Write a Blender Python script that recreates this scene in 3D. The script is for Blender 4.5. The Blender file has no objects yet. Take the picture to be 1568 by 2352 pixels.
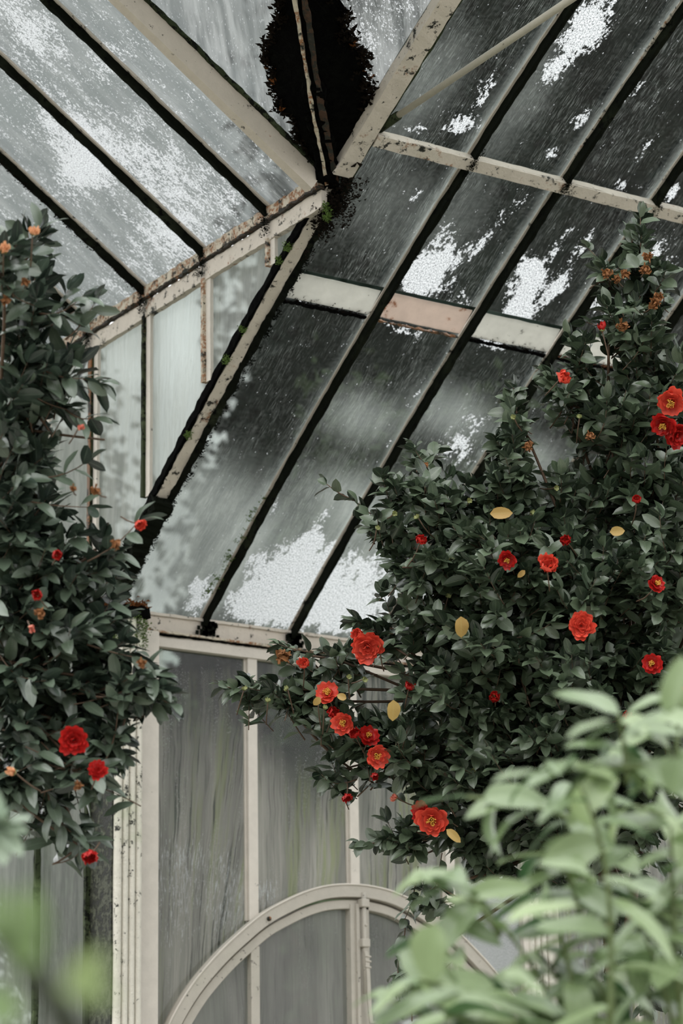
import bpy, math, random
import numpy as np
from mathutils import Matrix, Vector
R = random.Random(7)
rng = np.random.default_rng(11)
S = bpy.context.scene
COL = S.collection
V = lambda *a: np.array(a, float)

# ------------------------------------------------------------------ camera
CP = V(-5.06785, -9.72096, 1.6)
YAW, PITCH, ROLL, F = 0.574879, 0.283607, -0.016257, 6200.586
fw = V(math.sin(YAW)*math.cos(PITCH), math.cos(YAW)*math.cos(PITCH), math.sin(PITCH))
rt0 = V(math.cos(YAW), -math.sin(YAW), 0); up0 = np.cross(rt0, fw)
rt = rt0*math.cos(ROLL) + up0*math.sin(ROLL); up = -rt0*math.sin(ROLL) + up0*math.cos(ROLL)
cd = bpy.data.cameras.new('camera'); co = bpy.data.objects.new('camera', cd); COL.objects.link(co)
cd.sensor_fit = 'VERTICAL'; cd.sensor_height = 36; cd.lens = F*36/2352
M = Matrix(((rt[0], up[0], -fw[0], CP[0]), (rt[1], up[1], -fw[1], CP[1]), (rt[2], up[2], -fw[2], CP[2]), (0, 0, 0, 1)))
co.matrix_world = M
cd.clip_start = .05; cd.clip_end = 300
cd.dof.use_dof = True; cd.dof.focus_distance = 9.3; cd.dof.aperture_fstop = 3.2
S.camera = co

def ray(px, py):
    return (fw*F + rt*(px-784) - up*(py-1176))/F
def at(px, py, depth):            # a place along a sight line, used only to survey where things stand
    return CP + ray(px, py)*depth
def on(px, py, ax, val):
    v = ray(px, py); return CP + v*((val-CP[ax])/v[ax])
def proj(X):
    d = np.asarray(X, float)-CP; D = d@fw
    return 784+F*(d@rt)/D, 1176-F*(d@up)/D, D

# ------------------------------------------------------------------ surveyed shell
H1, K1, K2 = 4.38171, 0.759763, -0.042576     # eave height and curve of the right roof
HE, KL = 5.64186, 0.683457                      # eave height and slope of the left roof
RZ = lambda t: H1 + K1*t + K2*t*t
def t_at(z):
    return (-K1+math.sqrt(K1*K1-4*K2*(H1-z)))/(2*K2)
TE = t_at(HE)                                   # 1.85: the two roofs meet
RA, RS = .50738, .44063
TL, TP = 1.43, 2.04
MX = [.751, 1.251, 1.751]
YM = [1.033, .500, .0436, -.4513, -.9461, -1.4409]
RB = [.06+0] + [RA+i*RS for i in range(10)]

# ------------------------------------------------------------------ materials
def mat(name):
    m = bpy.data.materials.new(name); m.use_nodes = True; m.node_tree.nodes.clear(); return m
class NT:
    def __init__(s, m): s.t = m.node_tree; s.m = m
    def n(s, typ, **k):
        nd = s.t.nodes.new('ShaderNode'+typ)
        ins = k.pop('i', {})
        for a, b in k.items(): setattr(nd, a, b)
        for a, b in ins.items():
            if isinstance(b, bpy.types.NodeSocket): s.t.links.new(b, nd.inputs[a])
            else: nd.inputs[a].default_value = b
        return nd
    def math(s, op, a, b=0.0, clamp=False):
        return s.n('Math', operation=op, use_clamp=clamp, i={0: a, 1: b}).outputs[0]
    def noise(s, vec, scale, detail=3, rough=.55, dist=0.0):
        return s.n('TexNoise', i={'Vector': vec, 'Scale': scale, 'Detail': detail, 'Roughness': rough, 'Distortion': dist}).outputs['Fac']
    def step(s, v, lo, hi):
        return s.n('MapRange', interpolation_type='SMOOTHSTEP', i={'Value': v, 'From Min': lo, 'From Max': hi}).outputs[0]
    def mixc(s, f, a, b, typ='MIX'):
        nd = s.t.nodes.new('ShaderNodeMix'); nd.data_type = 'RGBA'; nd.blend_type = typ
        for idx, x in ((0, f), (6, a), (7, b)):
            if isinstance(x, bpy.types.NodeSocket): s.t.links.new(x, nd.inputs[idx])
            else: nd.inputs[idx].default_value = x if idx == 0 else (*x[:3], 1)
        return nd.outputs[2]
    def mixs(s, f, a, b):
        return s.n('MixShader', i={0: f, 1: a, 2: b}).outputs[0]
    def out(s, sh):
        o = s.t.nodes.new('ShaderNodeOutputMaterial'); s.t.links.new(sh, o.inputs[0])
    def scaled(s, vec, x, y, z=1):
        return s.n('VectorMath', operation='MULTIPLY', i={0: vec, 1: (x, y, z)}).outputs[0]

def paint(name, base=(.60, .57, .48), rust=.35, grime=.35, green=.2, rough=.6, bump=.3, mold=(.010, .011, .007), spec=.4, trans=0):
    m = mat(name); t = NT(m)
    pos = t.n('NewGeometry').outputs['Position']
    big = t.noise(pos, 3.5, 4); med = t.noise(pos, 18, 5, .65); fine = t.noise(pos, 90, 4, .7)
    c = t.mixc(med, tuple(x*.80 for x in base), tuple(min(1, x*1.12) for x in base))
    c = t.mixc(t.math('MULTIPLY', t.step(big, .5, .75), green), c, (.30, .36, .20))
    r1 = t.step(t.math('ADD', t.math('MULTIPLY', med, .55), t.math('MULTIPLY', big, .45)), .66-rust*.22, .72-rust*.2)
    r1 = t.math('MULTIPLY', r1, t.step(fine, .35, .6))
    c = t.mixc(r1, c, t.mixc(fine, (.06, .02, .008), (.38, .14, .035)))
    n2 = t.noise(t.n('VectorMath', operation='ADD', i={0: pos, 1: (7, 3, 1)}).outputs[0], 30, 6, .75)
    g = t.step(t.math('ADD', n2, t.math('MULTIPLY', big, .35)), .86-grime*.30, .92-grime*.28)
    c = t.mixc(g, c, mold)
    b = t.n('Bump', i={'Strength': bump, 'Distance': .006, 'Height': t.math('SUBTRACT', fine, t.math('MULTIPLY', g, .6))}).outputs[0]
    p = t.n('BsdfPrincipled', i={'Base Color': c, 'Roughness': rough, 'Normal': b, 'Specular IOR Level': spec})
    sh = p.outputs[0]
    if trans: sh = t.mixs(trans, sh, t.n('BsdfTranslucent', i={'Color': c}).outputs[0])
    t.out(sh); return m
CREAM = paint('cream_paint', (.58, .52, .45), rust=.24, grime=.20, green=.0)
CREAM_WORN = paint('worn_cream_paint', (.62, .56, .49), rust=.46, grime=.40, green=.12, bump=.5)
CREAM_RUST = paint('rusty_cream_paint', (.58, .52, .42), rust=.95, grime=.5, green=.3, bump=.6)
FRAME = paint('frame_paint', (.62, .572, .51), rust=.06, grime=.12, green=.05, bump=.12)
STONE_COL = paint('column_paint', (.64, .61, .53), rust=.05, grime=.36, green=.6, bump=.7)
RUSTWOOD = paint('rust_iron', (.15, .08, .04), rust=.9, grime=.6, green=.3)
IRON = paint('backlit_mouldy_iron', (.004, .0055, .003), rust=.05, grime=.40, green=.06, rough=.9, bump=.8, mold=(.001, .0015, .001), spec=.08)  # near-black for mould, with the bars' backlit shade put into the colour
IRON_GREEN = paint('algae_iron', (.030, .040, .018), rust=.25, grime=.6, green=.3, rough=.8, bump=.8, spec=.15, mold=(.003, .004, .002))
BLACK = paint('black_crust', (.002, .0022, .0018), rust=.10, grime=.7, green=.0, rough=.95, bump=1, mold=(.001, .001, .001), spec=.05)
ROD = paint('rod_paint', (.46, .43, .36), rust=.1, grime=.05, green=.1, rough=.45)
STONE = paint('stone_floor', (.22, .21, .18), rust=.0, grime=.2, green=.3, rough=.8)
LAWN = paint('lawn', (.10, .10, .07), rust=0, grime=.2, green=.5, rough=.9)

def simple(name, a, b, scale=20, rough=.6, trans=0.0, bump=.2, spec=.5):
    m = mat(name); t = NT(m); pos = t.n('NewGeometry').outputs['Position']
    c = t.mixc(t.noise(pos, scale, 4), a, b)
    bp = t.n('Bump', i={'Strength': bump, 'Distance': .004, 'Height': t.noise(pos, scale*3, 4)}).outputs[0]
    p = t.n('BsdfPrincipled', i={'Base Color': c, 'Roughness': rough, 'Normal': bp, 'Specular IOR Level': spec})
    sh = p.outputs[0]
    if trans > 0:
        sh = t.mixs(trans, sh, t.n('BsdfTranslucent', i={'Color': c}).outputs[0])
    t.out(sh); return m
BARK = simple('bark', (.05, .032, .02), (.13, .085, .05), 60, .8)
TWIG = simple('twig_bark', (.04, .024, .014), (.13, .075, .042), 80, .7)
GREENSTEM = simple('green_stem', (.05, .08, .02), (.12, .16, .05), 40, .5)
MOSS = simple('moss', (.035, .07, .012), (.12, .20, .03), 120, .9, .2)
LITTER = simple('dead_litter', (.03, .012, .005), (.20, .07, .02), 90, .9, .1, spec=.1)
DARKLITTER = simple('black_litter', (.002, .002, .0015), (.012, .008, .005), 60, .9, .0, spec=.05)
WITHER = simple('withered_petal', (.10, .035, .012), (.36, .15, .045), 130, .8, .15)
PEACH = simple('fading_petal', (.62, .26, .10), (.75, .45, .28), 60, .6, .3)
PINK = simple('bud_petal', (.62, .10, .07), (.75, .36, .26), 60, .5, .25)
BUDGREEN = simple('bud_scale', (.20, .24, .08), (.34, .34, .16), 80, .5)
YELLOW = simple('stamen', (.62, .30, .03), (.80, .46, .07), 90, .6, .1)
CROWN_D = simple('dark_conifer_leaf', (.004, .008, .006), (.014, .024, .017), 3, .8, spec=.1)
CROWN_M = simple('grey_green_leaf', (.03, .05, .025), (.12, .16, .085), 2.2, .8, .15, spec=.2)

def petal_mat(name, a, b):
    m = mat(name); t = NT(m)
    uv = t.n('Attribute', attribute_name='luv').outputs['Vector']
    sep = t.n('SeparateXYZ', i={0: uv})
    ns = t.noise(t.scaled(uv, 14, 2.5), 3, 3)
    c = t.mixc(t.math('ADD', t.math('MULTIPLY', sep.outputs[1], .75), t.math('MULTIPLY', ns, .3), True), a, b)
    p = t.n('BsdfPrincipled', i={'Base Color': c, 'Roughness': .42, 'Specular IOR Level': .4})
    t.out(t.mixs(.28, p.outputs[0], t.n('BsdfTranslucent', i={'Color': c}).outputs[0])); return m
PET_RED = petal_mat('red_petal', (.22, .006, .006), (.55, .022, .018))
PET_CORAL = petal_mat('coral_petal', (.42, .018, .014), (.80, .11, .065))

def leaf_mat(name, dark, light, rough=.36, trans=.12, vein=(.12, .17, .08), coat=.35, spec=.55):
    m = mat(name); t = NT(m)
    uv = t.n('Attribute', attribute_name='luv').outputs['Vector']
    sep = t.n('SeparateXYZ', i={0: uv})
    rnd = sep.outputs[2]
    c = t.mixc(t.math('POWER', rnd, 2.0), dark, light)
    au = t.math('ABSOLUTE', sep.outputs[0])
    mid = t.math('SUBTRACT', 1.0, t.step(au, .02, .09))
    # side veins
    sv = t.math('SINE', t.math('MULTIPLY', t.math('SUBTRACT', sep.outputs[1], t.math('MULTIPLY', au, .35)), 44))
    sv = t.math('MULTIPLY', t.step(sv, .8, 1.0), .22)
    c = t.mixc(t.math('MAXIMUM', t.math('MULTIPLY', mid, .65), sv), c, vein)
    geo = t.n('NewGeometry')
    c = t.mixc(t.math('MULTIPLY', geo.outputs['Backfacing'], .55), c, t.mixc(.5, light, (.16, .2, .12)))
    rg = t.math('ADD', rough, t.math('MULTIPLY', rnd, .12))
    bp = t.n('Bump', i={'Strength': .25, 'Distance': .002, 'Height': t.math('ADD', sv, t.noise(geo.outputs['Position'], 220, 2))}).outputs[0]
    p = t.n('BsdfPrincipled', i={'Base Color': c, 'Roughness': rg, 'Coat Weight': coat, 'Coat Roughness': .28, 'Specular IOR Level': spec, 'Normal': bp})
    t.out(t.mixs(trans, p.outputs[0], t.n('BsdfTranslucent', i={'Color': t.mixc(1.0, c, (.5, .9, .25), 'MULTIPLY') if False else c}).outputs[0])); return m
LEAF_R = leaf_mat('camellia_leaf', (.005, .013, .007), (.078, .118, .068), .32, .06, (.13, .17, .10), .45, .6)  # pale end raised so the colour stands in for sky sheen
LEAF_L = leaf_mat('dark_camellia_leaf', (.005, .012, .009), (.066, .102, .074), .32, .06, (.12, .16, .12), .5, .6)  # pale end likewise carries painted sky sheen
LEAF_F = leaf_mat('fresh_leaf', (.03, .085, .03), (.31, .41, .18), .34, .3, (.3, .42, .2), .5)
LEAF_N = leaf_mat('near_leaf', (.035, .12, .02), (.26, .34, .11), .45, .45, (.3, .42, .2), .2)
LEAF_Y = leaf_mat('yellowed_leaf', (.45, .22, .03), (.50, .30, .06), .5, .25, (.55, .4, .12), .1)

def glass(name, tint=(.90, .95, .93), film0=(.3, .3, .28), film1=(.45, .48, .44), streak=.25, sx=60, sy=5, frostcol=(.56, .57, .58), frost2=(.30, .32, .32),
          drops=.0, runs=0.0, speck=0.0, dash=0.0, dsx=200, dsy=22, fscale=60, gw=1.1, pw=.8, diff=.3, gl=.03, algae=0.0, ripple=0.0, an=(1.2, .8)):
    m = mat(name); t = NT(m)
    uv = t.n('UVMap').outputs[0]
    fa = t.n('Attribute', attribute_name='film').outputs['Fac']
    fr = t.n('Attribute', attribute_name='frost').outputs['Fac']
    wig = t.noise(t.scaled(uv, 1, .6), 9, 2)
    w3 = t.n('CombineXYZ', i={0: t.math('MULTIPLY', wig, .03)}).outputs[0]
    uvw = t.n('VectorMath', operation='ADD', i={0: uv, 1: w3}).outputs[0]
    st = t.noise(t.scaled(uvw, sx, sy), 1.0, 5, .7)
    st2 = t.noise(t.scaled(uvw, sx*.2, sy*.5), 1.0, 3)
    st3 = t.noise(t.scaled(uvw, sx*3, sy*3.5), 1.0, 2)
    g1 = t.noise(t.scaled(uvw, *an), fscale, 3, .75, .4); g2 = t.noise(t.scaled(uv, 1.5, .7), 12, 5, .65)
    film = t.math('ADD', fa, t.math('MULTIPLY', t.math('SUBTRACT', st, .5), streak*2.4))
    film = t.math('ADD', film, t.math('MULTIPLY', t.math('SUBTRACT', st2, .5), streak*1.8))
    film = t.math('ADD', film, t.math('MULTIPLY', t.math('SUBTRACT', st3, .5), streak*1.2))
    if runs > 0:
        rn = t.noise(t.scaled(uvw, 42, .9), 1.0, 3, .7)
        rm = t.math('MULTIPLY', t.step(rn, .56, .62), t.step(t.noise(t.scaled(uv, 5, 1.2), 1.0, 2), .4, .6))
        film = t.math('SUBTRACT', film, t.math('MULTIPLY', rm, runs))
        rn2 = t.noise(t.scaled(uvw, 120, 2.5), 1.0, 2, .6)
        film = t.math('SUBTRACT', film, t.math('MULTIPLY', t.step(rn2, .56, .66), runs*.5))
    if dash > 0:
        dn = t.noise(t.scaled(uvw, dsx, dsy), 1.0, 2, .6)
        da = t.step(t.noise(t.scaled(uv, 6, 2.5), 1.0, 3), .38, .66)
        dm = t.math('MULTIPLY', t.step(dn, .50, .64), t.math('ADD', .25, t.math('MULTIPLY', da, .75)))
        film = t.math('ADD', film, t.math('MULTIPLY', dm, dash))
    if ripple > 0:
        wv = t.n('TexWave', wave_type='RINGS', i={'Vector': t.scaled(uv, 1, .8), 'Scale': 14.0, 'Distortion': 14.0, 'Detail': 2.0, 'Detail Scale': 1.2}).outputs['Fac']
        film = t.math('ADD', film, t.math('MULTIPLY', t.math('SUBTRACT', wv, .5), ripple))
    film = t.math('MINIMUM', t.math('MAXIMUM', film, .01), .97)
    thr = t.math('ADD', fr, t.math('ADD', t.math('MULTIPLY', t.math('SUBTRACT', g1, .5), gw), t.math('MULTIPLY', t.math('SUBTRACT', g2, .5), pw)))
    fm = t.step(thr, .48, .54)
    if speck > 0:
        vo = t.n('TexVoronoi', i={'Vector': t.scaled(uvw, 1.0, .5), 'Scale': 110.0, 'Randomness': 1.0})
        sp = t.math('MULTIPLY', t.math('SUBTRACT', 1.0, t.step(vo.outputs['Distance'], .12, .28)), t.step(t.noise(t.scaled(uv, 1, .6), 34, 3), .66-speck*.3, .74-speck*.26))
        fm = t.math('MAXIMUM', fm, t.math('MULTIPLY', sp, .75))
    fine = t.noise(t.scaled(uvw, 1.2, .8), fscale*2.6, 3, .8)
    fm = t.math('MULTIPLY', fm, t.n('MapRange', i={'Value': fine, 'From Min': .34, 'From Max': .52, 'To Min': .30, 'To Max': 1.0}).outputs[0])
    if drops > 0:
        vd = t.n('TexVoronoi', i={'Vector': t.scaled(uvw, 1.0, .7), 'Scale': 190.0})
        dm = t.math('MULTIPLY', t.math('SUBTRACT', 1.0, t.step(vd.outputs['Distance'], .1, .3)), t.step(t.noise(t.scaled(uv, 20, 2.2), 1, 3), .5, .62))
        fm = t.math('MAXIMUM', fm, t.math('MULTIPLY', dm, drops))
    bmp = t.n('Bump', i={'Strength': .9, 'Distance': .004, 'Height': t.math('ADD', fine, t.math('MULTIPLY', g1, .8))}).outputs[0]
    clear = t.n('BsdfTransparent', i={'Color': (*tint, 1)}).outputs[0]
    gls = t.n('BsdfGlossy', i={'Color': (1, 1, 1, 1), 'Roughness': .12, 'Normal': bmp}).outputs[0]
    clear = t.mixs(gl, clear, gls)
    fc = t.mixc(t.step(st2, .3, .7), film0, film1)
    if algae > 0:
        al = t.step(t.math('ADD', t.noise(t.scaled(uvw, 9, .8), 1.0, 3), t.math('MULTIPLY', t.math('SUBTRACT', st, .5), .6)), .50, .68)
        fc = t.mixc(t.math('MULTIPLY', al, algae), fc, (.20, .24, .07))
    fs = t.mixs(diff, t.n('BsdfTranslucent', i={'Color': fc}).outputs[0], t.n('BsdfDiffuse', i={'Color': fc}).outputs[0])
    ic = t.mixc(t.step(fine, .36, .60), frost2, frostcol)
    fz = t.mixs(.18, t.n('BsdfTranslucent', i={'Color': ic, 'Normal': bmp}).outputs[0], t.n('BsdfDiffuse', i={'Color': ic, 'Normal': bmp}).outputs[0])
    sh = t.mixs(film, clear, fs); sh = t.mixs(fm, sh, fz)
    t.out(sh); return m
G_RIGHT = glass('weathered_roof_glass', (.27, .295, .28), (.25, .27, .255), (.33, .355, .33), .05, 110, 7, speck=.30, dash=.25, dsx=330, dsy=15, fscale=60, gl=.006, ripple=.03, gw=1.0, pw=1.3)
G_LEFT = glass('lichened_roof_glass', (.135, .148, .144), (.12, .128, .126), (.26, .27, .265), .34, 80, 7, speck=.7, dash=.30, dsx=150, dsy=16, fscale=80, gw=1.5, pw=1.0, frostcol=(.54, .55, .56), frost2=(.24, .25, .25))
G_SIDE = glass('milky_side_glass', (.40, .44, .42), (.25, .265, .24), (.34, .355, .32), .18, 70, 4, drops=.3, fscale=90, dash=.15)
G_WALL = glass('condensed_wall_glass', (.17, .20, .18), (.22, .215, .19), (.36, .345, .305), .20, 50, 1.6, drops=.7, runs=.62, fscale=110, gw=1.9, pw=.5, algae=.6, an=(2.0, .16))
G_DOOR = glass('door_glass', (.36, .40, .38), (.23, .226, .208), (.32, .31, .285), .12, 40, 2.5, drops=.4, runs=.12, fscale=90)
def clean():
    m = mat('inner_glass_face'); t = NT(m)
    t.out(t.mixs(.03, t.n('BsdfTransparent', i={'Color': (.98, .985, .98, 1)}).outputs[0], t.n('BsdfGlossy', i={'Roughness': .05}).outputs[0])); return m
G_IN = clean()

# ------------------------------------------------------------------ object helpers
def link(name, me, parent=None, m=None):
    o = bpy.data.objects.new(name, me); COL.objects.link(o)
    if m is not None:
        for x in (m if isinstance(m, (list, tuple)) else [m]): me.materials.append(x)
    if parent is not None: o.parent = parent
    return o
def empty(name, loc=(0, 0, 0)):
    o = bpy.data.objects.new(name, None); COL.objects.link(o); o.location = Vector([float(x) for x in loc])
    o.empty_display_size = .1; return o
def tag(o, label=None, cat=None, group=None, kind=None):
    if label: o['label'] = label
    if cat: o['category'] = cat
    if group: o['group'] = group
    if kind: o['kind'] = kind
    return o
class MB:
    def __init__(s): s.v = []; s.f = []
    def add(s, vs, fs):
        k = len(s.v); s.v += [tuple(map(float, x)) for x in vs]; s.f += [tuple(i+k for i in f) for f in fs]; return s
    def box(s, a, b):
        x0, y0, z0 = np.minimum(a, b); x1, y1, z1 = np.maximum(a, b)
        return s.add([(x0, y0, z0), (x1, y0, z0), (x1, y1, z0), (x0, y1, z0), (x0, y0, z1), (x1, y0, z1), (x1, y1, z1), (x0, y1, z1)],
                     [(0, 3, 2, 1), (4, 5, 6, 7), (0, 1, 5, 4), (1, 2, 6, 5), (2, 3, 7, 6), (3, 0, 4, 7)])
    def sweep(s, pts, prof, W, N, jit=0.0, step=.03, close=True):
        pts = [np.asarray(p, float) for p in pts]; out = [pts[0]]
        for a, b in zip(pts, pts[1:]):
            n = max(1, int(np.linalg.norm(b-a)/step)) if jit else 1
            out += [a+(b-a)*(i+1)/n for i in range(n)]
        vs = []; n = len(prof); W = np.asarray(W, float); N = np.asarray(N, float)
        jv = [(0, 0)]*n
        for p in out:
            jv = [(x*.5+R.uniform(-jit, jit), y*.5+R.uniform(-jit, jit)) for x, y in jv]
            vs += [p+W*(a+j[0])+N*(b+j[1]) for (a, b), j in zip(prof, jv)]
        fs = [(i*n+k, i*n+(k+1) % n, (i+1)*n+(k+1) % n, (i+1)*n+k) for i in range(len(out)-1) for k in range(n)]
        fs += [tuple(range(n))[::-1], tuple((len(out)-1)*n+k for k in range(n))]
        return s.add(vs, fs)
    def tube(s, pts, r, n=6):
        pts = [np.asarray(p, float) for p in pts]; m = len(pts)
        rs = r if isinstance(r, (list, tuple, np.ndarray)) else [r]*m
        vs = []; ref = V(.13, .31, .94)
        for i, p in enumerate(pts):
            d = pts[min(i+1, m-1)]-pts[max(i-1, 0)]; d = d/(np.linalg.norm(d)+1e-9)
            a = np.cross(d, ref); a /= np.linalg.norm(a)+1e-9; b = np.cross(d, a)
            vs += [p+(a*math.cos(2*math.pi*k/n)+b*math.sin(2*math.pi*k/n))*rs[i] for k in range(n)]
        fs = [(i*n+k, i*n+(k+1) % n, (i+1)*n+(k+1) % n, (i+1)*n+k) for i in range(m-1) for k in range(n)]
        fs += [tuple(range(n))[::-1], tuple((m-1)*n+k for k in range(n))]
        return s.add(vs, fs)
    def build(s, name, m, parent=None, smooth=False, bevel=0):
        me = bpy.data.meshes.new(name); me.from_pydata(s.v, [], s.f)
        if smooth: me.polygons.foreach_set('use_smooth', [True]*len(me.polygons))
        me.update(); o = link(name, me, None, m)
        # put the origin at the middle of the base
        a = np.array(s.v); c = V((a[:, 0].min()+a[:, 0].max())/2, (a[:, 1].min()+a[:, 1].max())/2, a[:, 2].min())
        par = V(*parent.location) if parent is not None else V(0, 0, 0)
        me.transform(Matrix.Translation(Vector(-c)))
        o.location = Vector(c-par) if parent is not None else Vector(c)
        if parent is not None: o.parent = parent
        if bevel:
            b = o.modifiers.new('bevel', 'BEVEL'); b.width = bevel; b.segments = 2; b.limit_method = 'ANGLE'
        return o
def rect(w, d, a0=0.0, b0=0.0):      # profile: width along W centred on a0, depth from b0 along N
    return [(a0-w/2, b0), (a0+w/2, b0), (a0+w/2, b0+d), (a0-w/2, b0+d)]

# ------------------------------------------------------------------ glass panes with their own dirt
FROST = []   # (px, py, rx, ry, angle, strength) surveyed places of white deposit
FILMS = []
def field(lst, x, y, base):
    v = np.full(np.shape(x), float(base))
    for (a, b, rx, ry, ang, s) in lst:
        c, sn = math.cos(math.radians(ang)), math.sin(math.radians(ang))
        dx, dy = x-a, y-b
        u = (dx*c+dy*sn)/rx; w = (-dx*sn+dy*c)/ry
        v = v + s*np.exp(-(u*u+w*w)**1.2)
    return v
def pane(name, bot, top, nrm, m, parent=None, nu=8, nv=24, frost=0.1, film=.2, frosts=(), films=(), kind=None, edge=.0, curve=None, uvo=None):
    """bot/top: the two end curves as functions of s in 0..1; curve(s,r) may replace the straight blend"""
    s = np.linspace(0, 1, nu+1); r = np.linspace(0, 1, nv+1)
    P = np.array([[(curve(a, b) if curve else np.asarray(bot(a))*(1-b)+np.asarray(top(a))*b) for a in s] for b in r])
    nrm = np.asarray(nrm, float); nrm /= np.linalg.norm(nrm)
    Q = P + nrm*.004
    k = (nu+1)*(nv+1); vs = np.concatenate([P.reshape(-1, 3), Q.reshape(-1, 3)])
    fs = []; mi = []
    for j in range(nv):
        for i in range(nu):
            a = j*(nu+1)+i; q = (a, a+1, a+nu+2, a+nu+1)
            fs.append(q[::-1]); mi.append(1); fs.append(tuple(x+k for x in q)); mi.append(0)
    rim = [i for i in range(nu+1)]+[j*(nu+1)+nu for j in range(1, nv+1)]+[nv*(nu+1)+i for i in range(nu-1, -1, -1)]+[j*(nu+1) for j in range(nv-1, 0, -1)]
    for a, b in zip(rim, rim[1:]+rim[:1]): fs.append((a, b, b+k, a+k)); mi.append(1)
    me = bpy.data.meshes.new(name); me.from_pydata([tuple(x) for x in vs], [], fs)
    me.polygons.foreach_set('material_index', mi)
    U = s[None, :]*np.linalg.norm(P[:, -1]-P[:, 0], axis=1)[:, None]; L = np.linalg.norm(P[-1, nu//2]-P[0, nu//2]); W = np.tile((r*L)[:, None], (1, nu+1))
    off = uvo or (R.uniform(0, 40), R.uniform(0, 40))
    uvs = np.concatenate([np.stack([U+off[0], W+off[1]], -1).reshape(-1, 2)]*2)
    ul = me.uv_layers.new(name='UVMap'); li = np.zeros(len(me.loops), int); me.loops.foreach_get('vertex_index', li)
    ul.data.foreach_set('uv', uvs[li].astype(np.float32).ravel())
    x, y, D = proj(P.reshape(-1, 3))
    f1 = field(frosts, x, y, frost); f2 = field(films, x, y, film)
    if edge:   # deposits gather along the bars
        e = np.minimum(s, 1-s)*np.linalg.norm(P[0, -1]-P[0, 0]); e = np.tile(e, (nv+1, 1)).ravel()
        f2 = f2 + edge*np.exp(-e/.018)
    for nm, f in (('frost', f1), ('film', f2)):
        at_ = me.attributes.new(nm, 'FLOAT', 'POINT'); at_.data.foreach_set('value', np.concatenate([f, f]).astype(np.float32))
    me.update(); o = link(name, me, None, [m, G_IN])
    c = P.reshape(-1, 3).mean(0); me.transform(Matrix.Translation(Vector(-c)))
    o.location = Vector(c-(V(*parent.location) if parent is not None else 0)); 
    if parent is not None: o.parent = parent
    elif kind: o['kind'] = kind
    return o
WN = [0]
def window_name():
    WN[0] += 1; return 'window_%d' % WN[0]

RN = V(0, K1, 1); RN /= np.linalg.norm(RN)     # outward normal of the right roof (mean)
LN = V(KL, 0, 1); LN /= np.linalg.norm(LN)     # outward normal of the left roof
Rp = lambda x, t, d=0.0: V(x, -t, RZ(t)) + RN*d
Lp = lambda x, y, d=0.0: V(x, y, HE-KL*x) + LN*d
Rcurve = lambda x, t0, t1, n=10, d=0.0: [Rp(x, t0+(t1-t0)*i/n, d) for i in range(n+1)]
def valley(x):
    z = HE-KL*x; return V(x, -t_at(z), z)

# ---- frost surveyed per pane of the right roof
FR_R = [(1350, 60, 90, 55, -50, .75), (1270, 170, 30, 60, 40, .55), (1110, 210, 25, 80, 35, .45), (1060, 290, 60, 30, 0, .5), (960, 300, 50, 18, 15, .45),
        (1335, 275, 18, 50, 40, .55), (1270, 350, 15, 20, 30, .5), (1460, 210, 20, 60, 40, .45), (1490, 340, 18, 35, 40, .5), (1425, 425, 20, 25, 30, .5), (1540, 440, 25, 40, 40, .6),
        (1005, 600, 50, 95, 25, .62), (1105, 560, 22, 70, 40, .5), (950, 640, 60, 50, 0, .45), (1210, 660, 45, 85, 25, .72), (1290, 650, 20, 70, 40, .5), (1180, 730, 60, 30, 0, .4),
        (1340, 560, 14, 60, 40, .45), (1060, 690, 40, 40, 0, .4), (1390, 700, 60, 60, 20, .5), (1520, 560, 50, 50, 30, .35), (1500, 640, 60, 60, 30, .4),
        (640, 1330, 95, 90, 20, .62), (640, 1390, 110, 60, 10, .5), (740, 1200, 18, 90, 30, .45), (455, 1370, 40, 60, 20, .65), (820, 1340, 110, 90, 10, .65), (780, 1420, 90, 50, 10, .5),
        (930, 760, 60, 12, 12, .6), (1130, 790, 60, 14, 10, .6), (1060, 1030, 55, 70, 30, .5), (960, 910, 14, 60, 30, .4), (630, 1160, 18, 40, 30, .4), (690, 697, 20, 14, 0, .45), (1000, 1380, 90, 90, 0, .55), (900, 1000, 14, 60, 30, .25), (760, 770, 6, 14, 10, .4)]
FI_R = [(980, 200, 60, 150, 35, .25), (1200, 230, 50, 170, 35, .18), (900, 480, 120, 120, 30, .14), (1060, 500, 60, 120, 30, .12), (830, 960, 90, 60, 10, .45), (800, 1150, 110, 70, 20, .5), (1040, 950, 90, 60, 20, .48), (1220, 1060, 80, 60, 20, .4),
        (430, 1200, 110, 150, 30, .55), (480, 1120, 120, 70, 20, .25), (380, 1360, 90, 100, 20, .4), (620, 1300, 150, 150, 20, .45), (850, 1330, 160, 150, 20, .5), (1000, 1150, 90, 90, 20, .3), (560, 1250, 50, 160, 30, .3), (620, 1400, 200, 60, 10, .2)]
FR_R += [(930, 330, 60, 14, 16, .4), (880, 470, 14, 60, 30, .2), (950, 460, 14, 50, 40, .35), (1190, 600, 60, 30, 40, .2), (1430, 760, 60, 30, 0, .3), (1090, 950, 50, 30, 20, .25), (720, 1260, 60, 40, 0, .3), (560, 1400, 60, 30, 0, .4), (1190, 480, 18, 50, 40, .45), (1290, 560, 16, 70, 40, .35)]
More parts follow.
